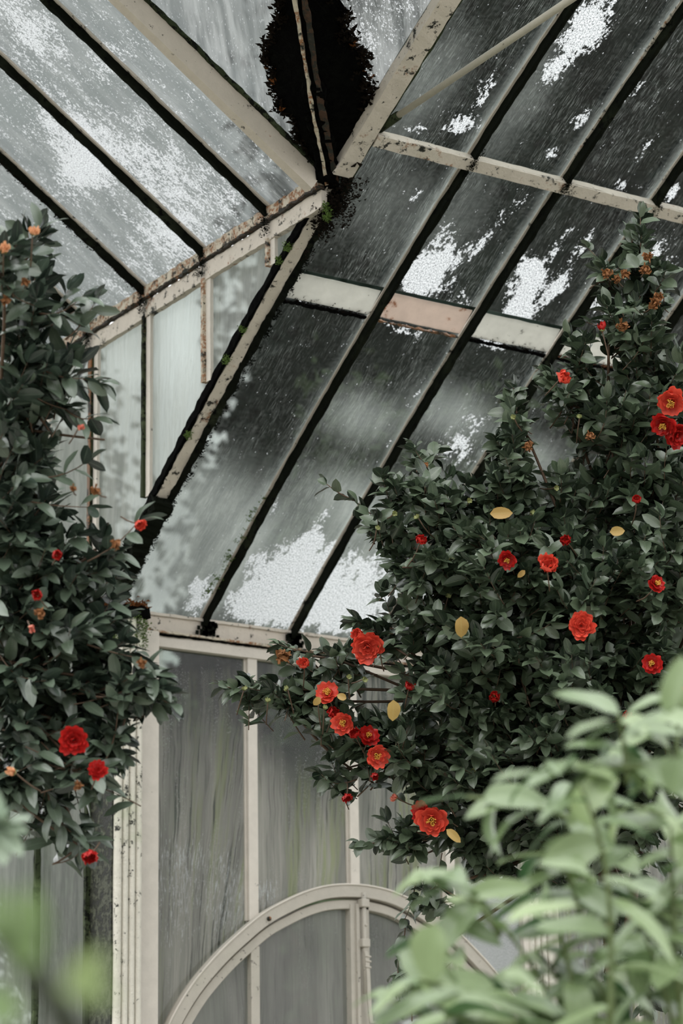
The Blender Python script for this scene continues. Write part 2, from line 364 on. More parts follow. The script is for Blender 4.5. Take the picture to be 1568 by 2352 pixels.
FR_L = [(60, 60, 50, 110, -45, .3), (190, 330, 60, 110, -50, .4), (380, 400, 80, 160, -50, .25), (80, 200, 40, 60, -45, .15), (400, 540, 60, 90, -50, .3), (180, 400, 60, 50, -45, .3), (560, 480, 60, 80, -45, .1), (300, 620, 90, 60, -40, .15), (250, 130, 60, 40, -45, .2), (560, 250, 40, 110, -45, .12), (700, 420, 60, 60, 0, -.3), (600, 500, 50, 50, 0, -.25)]
FI_L = [(40, 240, 70, 50, -40, -.32), (230, 110, 60, 60, -45, -.1), (20, 60, 80, 60, 0, .2), (600, 380, 80, 120, -45, .12), (500, 60, 120, 80, 0, .3), (700, 420, 60, 60, 0, .15), (110, 480, 90, 50, 0, -.1)]

# ================================================================== the shell
def structure(o): o['kind'] = 'structure'; return o
# right roof glass: three courses in every bay
xb = [RB[0]+.035] + RB[1:]
for i in range(9):
    x0, x1 = (.075 if i == 0 else RB[i]), RB[i+1]
    courses = [(0.0, TL-.075, .006, .06, .0), (TL+.040, TP, .018, .06, .0), (TP, 3.9, .018, .06, .0)]
    for j, (t0, t1, d, fr, fi) in enumerate(courses):
        if i > 6 and j == 2: pass
        cv = (lambda a, b, x0=x0, x1=x1, t0=t0, t1=t1, d=d: Rp(x0+(x1-x0)*a, t0+(t1-t0)*b, d))
        pane(window_name(), None, None, RN, G_RIGHT, nu=22, nv=int((t1-t0)*50), frost=fr, film=fi, frosts=[(a, b, rx, ry, g, q*.98) for a, b, rx, ry, g, q in FR_R], films=FI_R, kind='structure', edge=.45, curve=cv)
# the triangle of right-roof glass between the tall rafter and the valley
def tri_r(a, b):
    t = TE + (3.7-TE)*b; xs = np.interp(t, [-valley(x)[1] for x in np.linspace(0, -1.6, 30)], np.linspace(0, -1.6, 30))
    return Rp(xs+(-.005-xs)*a, t, .012)
pane(window_name(), None, None, RN, G_LEFT, nu=30, nv=60, frost=.40, film=.55, kind='structure', curve=tri_r, films=[(900, 120, 60, 120, 30, .2)], frosts=[(940, 100, 25, 120, 35, -.3)])
# left roof glass
yl = [2.2, 1.62, 1.08, .53, .0436, -.4513, -.9461, -1.4409, -1.8134]
for a_, b_ in zip(yl, yl[1:]):
    pane(window_name(), lambda s, a_=a_, b_=b_: Lp(.02, a_+(b_-a_)*s, .01), lambda s, a_=a_, b_=b_: Lp(-2.6, a_+(b_-a_)*s, .01), LN, G_LEFT, nu=20, nv=110,
         frost=.30, film=.34, frosts=FR_L, films=FI_L, kind='structure', edge=.25)
def tri_l(a, b):
    x = -1.7*b; v = valley(x); return Lp(x, v[1]+(-1.83-v[1])*a, .012)
pane(window_name(), None, None, LN, G_LEFT, nu=30, nv=60, frost=.20, film=.62, kind='structure', curve=tri_l, frosts=FR_L, films=FI_L)
# side wall glass (plane of the left wall)
def side_low(y): return RZ(-y)+.0 if y < 0 else 0.0
ys = [2.7, 2.15, 1.62, 1.08, .53, .0436, -.4513, -.9461, -1.4409, -1.80]
for i, (a_, b_) in enumerate(zip(ys, ys[1:])):
    if b_ > -.01: bot = lambda s, a_=a_, b_=b_: V(.012, a_+(b_-a_)*s, 0.45)
    else: bot = lambda s, a_=a_, b_=b_: V(.012, a_+(b_-a_)*s, side_low(min(-.001, a_+(b_-a_)*s))+.01)
    pane(window_name(), bot, lambda s, a_=a_, b_=b_: V(.012, a_+(b_-a_)*s, HE-.05), V(1, 0, 0), G_SIDE, nu=14, nv=60 if b_ > -.01 else 24, kind='structure',
         frost=-.1, film=.72, edge=.15,
         films=[(300, 850, 60, 50, 0, -.16), (420, 780, 50, 110, 0, -.30), (430, 900, 60, 90, 0, -.1), (560, 720, 50, 110, 0, -.12), (160, 2000, 90, 500, 0, -.22), (50, 2050, 70, 400, 0, -.15), (170, 1620, 60, 120, 0, -.3), (160, 2200, 50, 150, 0, -.15)])
# ---- the front wall: tall window above and around the arched door
AC = 1.256
DX = [0, .10, .19, .30, .47, .525, .68, .82, .94, .98]
DR = [0, .006, .021, .059, .143, .183, .31, .455, .63, .74]
def arch_z(x, off=0.0):
    # outer line of the arch, moved inwards by off along its normal (approximately)
    return 3.303-np.interp(abs(x-AC), DX, DR)-off
def arch_pts(off, n=44, down=2.3):
    base = []
    for i in range(-n, n+1):
        dx = .98*i/n; x = AC+dx; z = arch_z(x); e = 1e-3
        sl = (arch_z(x+e)-arch_z(x-e))/(2*e) if abs(dx) < .979 else (3.5 if dx < 0 else -3.5)
        sl = float(np.clip(sl, -3.5, 3.5)); nn = V(-sl, 0, 1); nn /= np.linalg.norm(nn)
        base.append(V(x, 0, z)-nn*off)
    # smooth
    b = np.array(base)
    for _ in range(6): b[1:-1] = (b[:-2]+b[1:-1]*2+b[2:])/4
    lo = V(b[0][0], 0, .0); hi = V(b[-1][0], 0, .0)
    return [lo]+list(b)+[hi]
wn = empty(window_name(), (AC, 0, 3.3)); wn['kind'] = 'structure'
GZ = 4.245
def flat(name, x0, x1, z0, z1, y0, y1, m, parent, bevel=.002):
    return MB().box((x0, y0, z0), (x1, y1, z1)).build(name, m, parent, bevel=bevel)
WALLY = .0
flat('head_rail', .25, 2.16, GZ, GZ+.052, -.03, .03, FRAME, wn)
flat('stile', .250, .288, 0, GZ, -.028, .03, FRAME, wn)
flat('stile', 2.14, 2.18, 0, GZ, -.028, .03, FRAME, wn)
for k, x in enumerate(MX):
    xc = x-.003 if k == 0 else x+.006
    z0 = arch_z(xc)-.01
    flat('glazing_bar', xc-.0235, xc+.0235, z0, GZ, -.022, .02, FRAME, wn)
    flat('putty_line', xc-.032, xc-.0235, z0, GZ, -.006, .02, FRAME, wn, .001)
xs = [.288]+[MX[0]-.027, MX[0]+.021, MX[1]-.017, MX[1]+.03, MX[2]-.017, MX[2]+.03]+[2.14]
WF = [(460, 1550, 150, 150, 0, -.56), (400, 1650, 30, 200, 0, -.2), (640, 1640, 110, 150, 0, -.55), (740, 1740, 90, 150, -25, -.5), (470, 1780, 130, 180, 0, -.22), (480, 1510, 160, 30, 0, -.3), (860, 1650, 80, 120, 0, -.35), (1140, 2080, 80, 120, 0, -.2), (700, 2000, 150, 90, 0, .15)]
for a_, b_ in ((xs[0], xs[1]), (xs[2], xs[3]), (xs[4], xs[5]), (xs[6], xs[7])):
    pane('pane', lambda s, a_=a_, b_=b_: V(a_+(b_-a_)*s, 0, max(arch_z(a_+(b_-a_)*s)-.02, .3 if abs(a_+(b_-a_)*s-AC) < .97 else 0.1)),
         lambda s, a_=a_, b_=b_: V(a_+(b_-a_)*s, 0, GZ), V(0, 1, 0), G_WALL, wn, nu=24, nv=70, frost=.04, film=.74, films=WF,
         frosts=[(530, 2080, 70, 130, 0, .36), (400, 2080, 60, 150, 0, .30), (440, 1960, 100, 70, 0, .2), (620, 2060, 40, 40, 0, .32), (1140, 2090, 80, 140, 0, .75), (1140, 2200, 80, 90, 0, .5), (1000, 2000, 60, 60, 0, .2)] , edge=.15)
# the arch and door
dr = empty('door_1', (AC, 0, 0)); dr['kind'] = 'structure'
def ring(name, o0, o1, y0, y1, m, parent):
    A = arch_pts(o0); B = arch_pts(o1); mb = MB(); n = len(A)
    vs = []
    for a, b in zip(A, B): vs += [a+V(0, y0, 0), b+V(0, y0, 0), b+V(0, y1, 0), a+V(0, y1, 0)]
    fs = [(i*4+k, i*4+(k+1) % 4, (i+1)*4+(k+1) % 4, (i+1)*4+k) for i in range(n-1) for k in range(4)]+[(3, 2, 1, 0), tuple((n-1)*4+k for k in range(4))]
    mb.add(vs, fs); return mb.build(name, m, parent, bevel=.003)
FRAMED = paint('door_paint', (.45, .415, .36), rust=.10, grime=.2, green=.1, bump=.2)
ring('arched_casing', 0.0, .052, -.05, .03, FRAMED, dr)
ring('arch_bead', -.006, .002, -.056, -.02, FRAME, dr)
ring('leaf_rim', .062, .10, -.03, .02, FRAMED, dr)
inner = lambda x: float(np.interp(x, [p[0] for p in arch_pts(.10)[1:-1]], [p[2] for p in arch_pts(.10)[1:-1]]))
flat('glazing_bar', MX[0]-.021, MX[0]+.021, .1, inner(MX[0])+.01, -.026, .02, FRAMED, dr)
flat('glazing_bar', 1.741, 1.783, .1, inner(1.76)+.01, -.026, .02, FRAMED, dr)
flat('meeting_stile', AC-.036, AC-.002, .1, inner(AC)+.02, -.034, .02, FRAMED, dr)
flat('meeting_stile', AC+.003, AC+.062, .1, inner(AC)+.02, -.030, .02, FRAMED, dr)
flat('cover_strip', AC-.012, AC+.004, .1, inner(AC)+.02, -.046, -.03, FRAMED, dr)
xd = [(.40, MX[0]-.02), (MX[0]+.02, AC-.034), (AC+.06, 1.745), (1.78, 2.12)]
for a_, b_ in xd:
    pane('pane', lambda s, a_=a_, b_=b_: V(a_+(b_-a_)*s, .002, .2), lambda s, a_=a_, b_=b_: V(a_+(b_-a_)*s, .002, inner(a_+(b_-a_)*s)+.01), V(0, 1, 0), G_DOOR, dr, nu=16, nv=60,
         frost=-.2, film=.60, films=[(700, 2170, 70, 70, 0, -.2), (880, 2150, 60, 60, 0, -.25), (520, 2200, 60, 60, 0, -.2), (940, 2280, 60, 90, 0, -.15)])
# espagnolette bolt on the meeting stile
bt = MB().tube([(AC+.022, -.052, 2.84), (AC+.022, -.052, 3.27)], .010, 8).build('sliding_bolt', FRAMED, dr, True)
for z in (3.225, 3.055):
    flat('bolt_keeper', AC+.002, AC+.042, z-.018, z+.018, -.068, -.03, FRAMED, dr, .004)
MB().tube([(AC+.024, -.066, 3.13), (AC+.024, -.05, 3.13)], .006, 8).build('stud', FRAMED, dr, True)
hm = MB()
hm.sweep([V(AC+.022, -.06, 3.02), V(AC+.030, -.062, 2.93), V(AC+.034, -.062, 2.80), V(AC+.042, -.062, 2.72)], rect(.018, .010, 0, -.005), (1, 0, 0), (0, 1, 0))
hm.sweep([V(AC+.034, -.062, 2.72), V(AC+.085, -.075, 2.722)], rect(.010, .012, 0, -.006), (0, 0, 1), (0, 1, 0))
for z in (3.00, 2.98, 2.955): hm.sweep([V(AC+.014, -.066, z), V(AC+.044, -.066, z-.004)], rect(.008, .008, 0, -.004), (0, 0, 1), (0, 1, 0))
hm.build('handle', FRAMED, dr, False, .002)
MB().tube([(.803, -.056, 3.13), (.803, -.048, 3.13)], .010, 8).build('rusty_bolt', RUSTWOOD, dr, True)

# right-hand continuation of the front wall
def fluted(mb, x0, x1, z0, z1, y, n=4, amp=.012, depth=.02):
    prof = []; k = n*8
    for i in range(k+1):
        u = i/k; prof.append((x0+(x1-x0)*u, y-depth-amp*1.7*abs(math.sin(math.pi*n*u))**.45))
    prof += [(x1, y), (x0, y)]
    mb.sweep([V(0, 0, z0), V(0, 0, z1)], prof, (1, 0, 0), (0, 1, 0), 0)
c2 = empty('fluted_pilaster', (2.22, 0, 0))
tag(c2, 'pale fluted iron pilaster right of the arched door, half hidden by the camellia', 'pilaster')
m_ = MB(); fluted(m_, 2.165, 2.30, 0, 4.29, 0, 4); m_.build('shaft', STONE_COL, c2)
MB().box((2.155, -.05, 4.29), (2.31, 0, 4.33)).build('cap', CREAM_WORN, c2, bevel=.004)
w3 = empty(window_name(), (3.2, 0, 2)); w3['kind'] = 'structure'
flat('head_rail', 2.30, 5.2, GZ, GZ+.052, -.03, .03, FRAME, w3)
for x in (2.32, 2.80, 3.26, 3.72, 4.2, 4.7):
    flat('glazing_bar', x-.022, x+.022, 0, GZ, -.022, .02, FRAME, w3)
for a_, b_ in zip((2.34, 2.82, 3.28, 3.74, 4.22), (2.78, 3.24, 3.7, 4.18, 4.68)):
    pane('pane', lambda s, a_=a_, b_=b_: V(a_+(b_-a_)*s, 0, .3), lambda s, a_=a_, b_=b_: V(a_+(b_-a_)*s, 0, GZ), V(0, 1, 0), G_WALL, w3, nu=10, nv=50, frost=.25, film=.6, edge=.15)
# eave beam of the front wall
eb = empty('eave_beam', (2.6, -.02, 4.30))
tag(eb, 'cream painted iron eave beam with rust spots above the arched doorway wall', 'beam')
MB().sweep([V(.135, 0, 4.305), V(5.2, 0, 4.305)], rect(.05, .075, -.005, 0), (0, -1, 0), (0, 0, 1), .0012, .02).build('beam', CREAM, eb)
MB().sweep([V(.22, -.042, 4.300), V(5.2, -.042, 4.300)], rect(.022, .009, 0, 0), (0, 1, 0), (0, 0, 1), .0016, .012).build('lower_flange', CREAM_RUST, eb)
MB().sweep([V(.24, -.030, 4.292), V(5.2, -.030, 4.292)], rect(.02, .009, 0, 0), (0, 1, 0), (0, 0, 1), .0022, .012).build('dark_seam', BLACK, eb)  # black line along the foot of the lower flange
MB().sweep([V(.16, -.012, 4.378), V(5.2, -.012, 4.378)], rect(.04, .012, 0, 0), (0, 1, 0), (0, 0, 1), .001, .02).build('top_fillet', CREAM_WORN, eb)
for x in RB[1:6]:
    mm = MB()
    for _ in range(60):
        a = R.gauss(0, .022); z = 4.315+R.random()*.06
        mm.box((x+.01+a-.006, -.036, z-.008), (x+.01+a+.006, -.0285, z+.008))
    mm.build('mould_patch', IRON, eb)

# ---- corner column
cc = empty('corner_column', (.07, -.1, 0))
tag(cc, 'white fluted corner column with a black mouldy side and mossy top', 'column')
m_ = MB(); fluted(m_, .006, .128, 0, 4.31, -.155, 4, .011, .02); m_.build('fluted_face', STONE_COL, cc)
DARKSIDE = paint('mouldy_column_side', (.055, .06, .038), rust=.05, grime=.75, green=.3, bump=.9)
MB().sweep([V(.0, -.068, 0), V(.0, -.068, 4.31)], rect(.196, .10, 0, -.002), (0, 1, 0), (1, 0, 0), .0015, .05).build('side_face', DARKSIDE, cc)
MB().sweep([V(.145, -.12, 0), V(.145, -.12, 4.29)], rect(.012, .02, 0, -.0), (1, 0, 0), (0, 1, 0), .003, .02).build('black_seam', BLACK, cc)
MB().box((.120, -.10, 0), (.25, .02, 4.29)).build('return_panel', FRAME, cc, bevel=.003)
MB().sweep([V(-.02, -.10, 4.31), V(.15, -.10, 4.31)], rect(.20, .05, 0, 0), (0, 1, 0), (0, 0, 1), .006, .02).build('cap', BLACK, cc)
def blades(cs, n, L, spread, m, name, parent, up=.5):
    mb = MB()
    for c in cs:
        for _ in range(n):
            p = V(*c)+rng.normal(0, spread, 3); d = rng.normal(0, 1, 3); d[2] = abs(d[2])*up+.1; d /= np.linalg.norm(d)
            s = np.cross(d, rng.normal(0, 1, 3)); s /= np.linalg.norm(s)+1e-9; l = L*R.uniform(.5, 1.3)
            q = np.cross(d, s)
            mb.add([p-s*l*.28, p+s*l*.28, p+d*l+q*l*.2, p+d*l*.5-q*l*.25], [(0, 1, 2), (0, 3, 2), (1, 2, 3), (0, 1, 3)])
    o = mb.build(name, m, parent); o['kind'] = 'stuff'; return o
def fur(cs, n, L, spread, m, name, parent):   # hanging moss and lumps around given centres
    return blades(cs, n, L, spread, m, name, parent, .3)
fur([V(-.01+R.random()*.15, -.19+R.random()*.02, 4.20+R.random()*.12) for _ in range(46)], 26, .010, .012, MOSS, 'moss', cc)
fur([V(.12, -.19, 4.0+R.random()*.3) for _ in range(16)], 20, .008, .009, MOSS, 'moss', cc)
blades([V(-.01+R.random()*.15, -.20+R.random()*.06, 4.362) for _ in range(22)], 14, .020, .012, LITTER, 'leaf_litter', cc)

# ---- dark glazing bars of the right roof
def on_roof(px, py, dn=0.0):
    v = ray(px, py); lo, hi = 6.0, 20.0
    for _ in range(40):
        mid = (lo+hi)/2; p = CP+v*mid
        if p[2]-RZ(-p[1]) > 0: hi = mid
        else: lo = mid
    return CP+v*lo-RN*dn
BARS = []
ordn = ['first', 'second', 'third', 'fourth', 'fifth', 'sixth', 'seventh', 'eighth', 'ninth', 'tenth']
for i, x in enumerate(RB[1:10]):
    t = empty('glazing_bar', (x, 0, H1))
    tag(t, 'black sloping bar of the right roof, %s right of the white diagonal rafter' % ordn[i], 'glazing bar', 'black glazing bars of the right roof')
    BARS.append(t); cv = Rcurve(x, -.02, 3.9, 26, -.002)
    mb = MB(); mb.sweep(cv, rect(.017, -.040, 0, 0), (1, 0, 0), RN, .0022, .025); mb.build('web', IRON, t)
    MB().sweep(Rcurve(x, .0, 3.9, 20, .002), rect(.036, -.006, 0, 0), (1, 0, 0), RN, .0012, .04).build('putty', CREAM_WORN if i else CREAM, t)
    fur([Rp(x, R.uniform(0, 3.6), -.035) for _ in range(40)], 7, .006, .010, IRON, 'mould_crust', t)
# purlin
pu = empty('purlin', (2.4, -TP, RZ(TP)))
tag(pu, 'cream painted crossbar with rust running across the upper right roof', 'purlin')
MB().sweep([Rp(.07, TP+.005, -.002), Rp(4.6, TP+.005, -.002)], rect(.034, -.036, 0, 0), V(0, -1, K1)/math.hypot(1, K1), RN, .0012, .03).build('beam', CREAM, pu)
MB().sweep([Rp(.07, TP+.008, -.038), Rp(4.6, TP+.008, -.038)], rect(.050, -.008, -.012, 0), V(0, -1, K1)/math.hypot(1, K1), RN, .0014, .03).build('bottom_flange', CREAM_WORN, pu)
for x in RB[1:7]:
    fur([Rp(x+R.gauss(0, .01), TP+R.gauss(0, .02), -.045) for _ in range(14)], 22, .008, .007, IRON, 'mould_crust', pu)
# lap strips where one course of glass overlaps the next
LAPW = paint('white_lap_strip', (.62, .615, .575), rust=.12, grime=.08, green=.0, bump=.1, trans=.7)
LAPR = paint('rusty_lap_strip', (.62, .545, .49), rust=.62, grime=.1, green=.0, bump=.2, trans=.7)
for i in range(8):
    x0, x1 = (.10 if i == 0 else RB[i]+.024), RB[i+1]-.024
    t = empty('lap_strip', ((x0+x1)/2, -TL, RZ(TL)))
    tag(t, ['pale lap strip with a black mouldy lower edge beside the white diagonal rafter', 'pinkish white lap strip with orange rust edges, second from the diagonal rafter'][i] if i < 2 else
        'whitish lap strip with a black rusty edge between the %s and %s black roof bars' % (ordn[i-1], ordn[i]), 'glazing strip', 'lap strips across the right roof')
    W_ = V(0, -1, K1)/math.hypot(1, K1)
    MB().sweep([Rp(x0, TL-.015, .0), Rp(x1, TL-.015, .0)], rect(.115, -.005, 0, 0), W_, RN, .001, .03).build('strip', LAPR if i == 1 else LAPW, t)
    mb = MB(); mb.sweep([Rp(x0, TL-.080, -.003), Rp(x1, TL-.080, -.003)], rect(.014 if i != 1 else .007, -.007, 0, 0), W_, RN, .003, .008)
    mb.build('crusted_edge', BLACK if i != 1 else RUSTWOOD, t)
    if i != 1:
        blades([Rp(x0+(x1-x0)*R.random(), TL-.074+abs(R.gauss(0, .010)), -.006) for _ in range(70)], 5, .008, .004, LITTER if i % 2 else DARKLITTER, 'crust', t)

# ---- the diagonal rafter where the right roof meets the side wall
dg = empty('diagonal_rafter', (.05, 0, H1))
tag(dg, 'white flaking diagonal rafter between the vertical side panes and the right roof', 'rafter')
MB().sweep(Rcurve(.030, .50, TE-.03, 20, -.004), rect(.052, -.020, 0, 0), (1, 0, 0), RN, .002, .03).build('white_face', CREAM_WORN, dg)
MB().sweep(Rcurve(-.004, .42, TE-.05, 20, .01), rect(.014, -.034, 0, 0), (1, 0, 0), RN, .0035, .02).build('mouldy_edge', BLACK, dg)
MB().sweep(Rcurve(.071, -.02, TE+.02, 20, -.002), rect(.028, -.028, 0, 0), (1, 0, 0), RN, .005, .018).build('black_edge', IRON, dg)
MB().sweep(Rcurve(.030, -.05, .50, 8, -.004), rect(.075, -.06, 0, 0), (1, 0, 0), RN, .009, .015).build('mouldy_foot', IRON, dg)
fur([Rp(.095+R.uniform(-.005, .012), R.uniform(0, TE), -.008) for _ in range(160)], 12, .011, .007, IRON, 'mould_crust', dg)
for (px, py) in ((556, 757), (640, 603), (523, 826), (431, 1000), (663, 568), (748, 475), (752, 500)):
    p = on(px, py, 0, -.012)
    fur([p+rng.normal(0, .006, 3) for _ in range(5)], 26, .009, .006, MOSS, 'moss', dg)
fur([Rp(.0+R.gauss(.03, .022), R.uniform(-.03, .5), -.04) for _ in range(150)], 16, .013, .008, IRON, 'mould_crust', dg)
# tall rafter above the junction
tr = empty('tall_rafter', (0, -TE, HE))
tag(tr, 'wide cream rafter with cracked paint rising to the right of the black valley', 'rafter')
MB().sweep(Rcurve(.022, TE+.03, 3.9, 22, -.004), rect(.078, -.045, 0, 0), (1, 0, 0), RN, .0018, .03).build('beam', CREAM_WORN, tr)
MB().sweep(Rcurve(.074, TE+.0, 3.9, 22, -.004), rect(.020, -.02, 0, 0), (1, 0, 0), RN, .003, .03).build('green_edge', IRON_GREEN, tr)
# left roof members
WY = (0, 1, 0)
for i, y in enumerate([1.62, 1.08, .53, .0436, -.4513, -.9461, -1.4409]):
    t = empty('glazing_bar', (0, y, HE))
    k = 6-i
    tag(t, 'black sloping bar of the left roof, %s left of the broad cream rafter' % ordn[k], 'glazing bar', 'black glazing bars of the left roof')
    A, B = Lp(.0, y, -.002), Lp(-2.6, y, -.002)
    MB().sweep([A, B], rect(.018, -.034, 0, 0), WY, LN, .0022, .02).build('web', IRON, t)
    MB().sweep([Lp(0, y, .004), Lp(-2.6, y, .004)], rect(.040, -.008, 0, 0), WY, LN, .001, .03).build('putty', CREAM if i % 2 else CREAM_WORN, t)
    if y in (-.4513, .0436):
        blades([Lp(-R.random()*1.0, y+.0, -.036) for _ in range(120)], 6, .010, .006, DARKLITTER, 'crust', t)
br = empty('broad_rafter', (0, -1.81, HE))
tag(br, 'broad smooth cream rafter on the left side of the black valley', 'rafter')
MB().sweep([Lp(-.02, -1.825, -.012), Lp(-2.6, -1.825, -.012)], rect(.045, -.085, 0, 0), WY, LN, .0006, .05).build('beam', CREAM, br)
MB().sweep([Lp(-.05, -1.845, .0), Lp(-2.6, -1.845, .0)], rect(.03, -.016, 0, 0), WY, LN, .003, .02).build('mouldy_edge', IRON_GREEN, br)
# side wall eave beam
se = empty('eave_beam', (0, 0, HE-.1))
tag(se, 'rusty cream eave beam between the left roof and the vertical side panes', 'beam')
MB().sweep([V(-.004, 2.7, HE-.118), V(-.004, -1.82, HE-.118)], rect(.026, .070, 0, 0), (1, 0, 0), (0, 0, 1), .0016, .02).build('lower_face', CREAM_WORN, se)
MB().sweep([V(-.022, 2.7, HE-.045), V(-.022, -1.83, HE-.045)], rect(.024, .008, 0, 0), (1, 0, 0), (0, 0, 1), .004, .012).build('rust_seam', paint('black_rust_seam', (.03, .018, .01), rust=.6, grime=.75), se)
MB().sweep([V(-.020, 2.7, HE-.036), V(-.020, -1.83, HE-.036)], rect(.022, .046, 0, 0), (1, 0, 0), (0, 0, 1), .0025, .015).build('upper_fillet', CREAM_RUST, se)
for y in (.53, .0436, -.4513, -.9461, -1.4409):
    fur([V(-.034, y+R.gauss(0, .012), HE-.05+R.uniform(-.05, .05)) for _ in range(16)], 18, .008, .006, IRON, 'mould_crust', se)
# side wall mullions
for i, y in enumerate([2.15, 1.62, 1.08, .47, .0136, -.4513, -.9461, -1.4409]):
    t = empty('mullion', (0, y, 0))
    zb = .0 if y > 0 else RZ(-y)+.03
    t.location.z = zb
    names = {.47: 'thin dark mullion of the side wall just left of the camellia stems, lower left', .0136: 'rust brown and white mullion of the side wall above the corner column',
             -.4513: 'green mouldy mullion of the side wall ending low on the diagonal rafter', -.9461: 'cream mullion of the side wall ending halfway up the diagonal rafter', -1.4409: 'shortest cream mullion of the side wall near the top of the diagonal rafter'}
    lab = names.get(y, 'dark mullion of the side wall behind the left camellia, %s beyond the corner column' % ordn[4-i] if y > .5 else '')
    tag(t, lab, 'mullion', 'mullions of the side wall')
    dark = IRON_GREEN if y > -.9 else CREAM_RUST
    if y == .0136: MB().sweep([V(-.026, y+.010, 4.5), V(-.026, y+.010, HE-.11)], rect(.022, .006, 0, -.003), (0, 1, 0), (1, 0, 0), .002, .03).build('rust_streak', RUSTWOOD, t)
    MB().sweep([V(-.012, y+.010, zb), V(-.012, y+.010, HE-.11)], rect(.020, .024, 0, -.012), (0, 1, 0), (1, 0, 0), .0012, .03).build('web', dark, t)
    MB().sweep([V(-.004, y-.017, zb if y < 0 else 4.4), V(-.004, y-.017, HE-.11)], rect(.034, .014, 0, -.007), (0, 1, 0), (1, 0, 0), .0006, .04).build('putty', FRAME, t)

# ---- valley gutter, caked in black leaf mould
vg = empty('valley_gutter', (0, -TE, HE))
tag(vg, 'black rotting valley between the two roofs caked with leaf mould', 'gutter')
def ragged(edge_px, plane, name):
    mb = MB(); n = 90; k = 8; vs = []
    ep = np.array(edge_px, float); L = np.linspace(0, 1, n+1)
    yy = np.interp(L, np.linspace(0, 1, len(ep)), ep[:, 1]); xx = np.interp(L, np.linspace(0, 1, len(ep)), ep[:, 0])
    for i in range(n+1):
        v = valley(-.02-.95*L[i]); v = v-V(0, 0, .006)
        ray_ = ray(xx[i], yy[i])
        if plane == 'L': tt = (HE-(CP@V(KL, 0, 1)))/(ray_@V(KL, 0, 1)); e = CP+ray_*tt-LN*.006
        else:
            lo, hi = 6.0, 16.0
            for _ in range(40):
                mid = (lo+hi)/2; p = CP+ray_*mid
                if p[2]-RZ(-p[1]) > 0: hi = mid
                else: lo = mid
            e = CP+ray_*lo-RN*.006
        e = e+(e-v)*R.gauss(0, .07)+rng.normal(0, .004, 3)*V(1, 1, 0)
        for j in range(k+1):
            p = v+(e-v)*j/k; vs.append(p+V(0, 0, R.uniform(-.004, 0) if 0 < j < k else 0))
    top = [p+V(0, 0, .008) for p in vs]; N_ = len(vs)
    fs = []
    for i in range(n):
        for j in range(k):
            a = i*(k+1)+j; q = (a, a+1, a+k+2, a+k+1); fs += [q, tuple(x+N_ for x in q[::-1])]
    mb.add(vs+top, fs); o = mb.build(name, BLACK, vg)
    return [np.array(vs[i*(k+1)+k]) for i in range(n+1)]
eL = ragged([(728, 400), (700, 340), (662, 270), (632, 215), (620, 165), (612, 115), (632, 70), (645, 40), (640, 5), (640, -60), (630, -150), (620, -300)], 'L', 'left_crust')
eR = ragged([(806, 402), (822, 330), (842, 262), (854, 228), (842, 180), (828, 120), (806, 95), (790, 60), (786, 5), (780, -60), (770, -150), (760, -300)], 'R', 'right_crust')
blades([p+rng.normal(0, .008, 3) for p in eL[3:70]], 12, .022, .008, DARKLITTER, 'leaf_litter', vg)
blades([p+rng.normal(0, .008, 3) for p in eR[3:70]], 12, .022, .010, DARKLITTER, 'leaf_litter', vg)
blades([eL[i]+rng.normal(0, .006, 3) for i in (28, 30, 33, 36, 20)]+[eR[i] for i in (34, 35, 42, 44, 45)], 10, .018, .008, LITTER, 'brown_leaves', vg)
Lv = [valley(x)-V(.0, 0, .018) for x in np.linspace(.0, -1.6, 40)]
MB().sweep(Lv, rect(.012, -.02, -.008, 0), V(.8, -.6, 0), (0, 0, 1), .0028, .02).build('rusty_seam_rib', CREAM_RUST, vg)
MB().sweep(Lv, rect(.020, -.012, .026, 0), V(.8, -.6, 0), (0, 0, 1), .004, .02).build('rust_seam', paint('dark_rust_seam', (.05, .022, .01), rust=.5, grime=.8), vg)
MB().sweep([valley(.06)-V(0, 0, .03), valley(-.28)-V(0, 0, .03)], rect(.075, .02, 0, 0), V(.8, -.6, 0), (0, 0, 1), .010, .015).build('black_foot', BLACK, vg)
fur([V(.02+R.gauss(.02, .018), -TE+R.gauss(.08, .09), HE-.04+R.gauss(-.05, .05)) for _ in range(120)], 16, .014, .012, DARKLITTER, 'mould_crust', vg)
fur([on_roof(x_, y_, .004)+rng.normal(0, .004, 3) for k_ in range(46) for x_, y_ in [(lambda u: (606-130*u+R.gauss(0, 4+5*u), 1135+235*u))(R.random())]], 12, .008, .006, MOSS, 'moss', BARS[0])

# ---- tie rod
td = empty('tie_rod', (.09, -2.13, RZ(2.13)-.03))
tag(td, 'straight cream iron tie rod slanting across the upper right panes', 'rod')
MB().tube([V(.09, -2.10, 5.775), V(.09, -3.2, 5.79), V(.09, -6.5, 5.82)], [.0125, .0135, .014], 14).build('rod', ROD, td, True)
MB().tube([V(.08, -2.05, 5.765), V(.09, -2.19, 5.776)], [.019, .017], 10).build('socket', IRON_GREEN, td, True)

# ---- floor, ground
o = MB().box((-9, -14, -.1), (6.2, 0.1, 0)).build('floor', STONE); structure(o)
o = MB().add([(-150, -150, -.12), (150, -150, -.12), (150, 150, -.12), (-150, 150, -.12)], [(0, 1, 2, 3)]).build('ground', LAWN); structure(o)

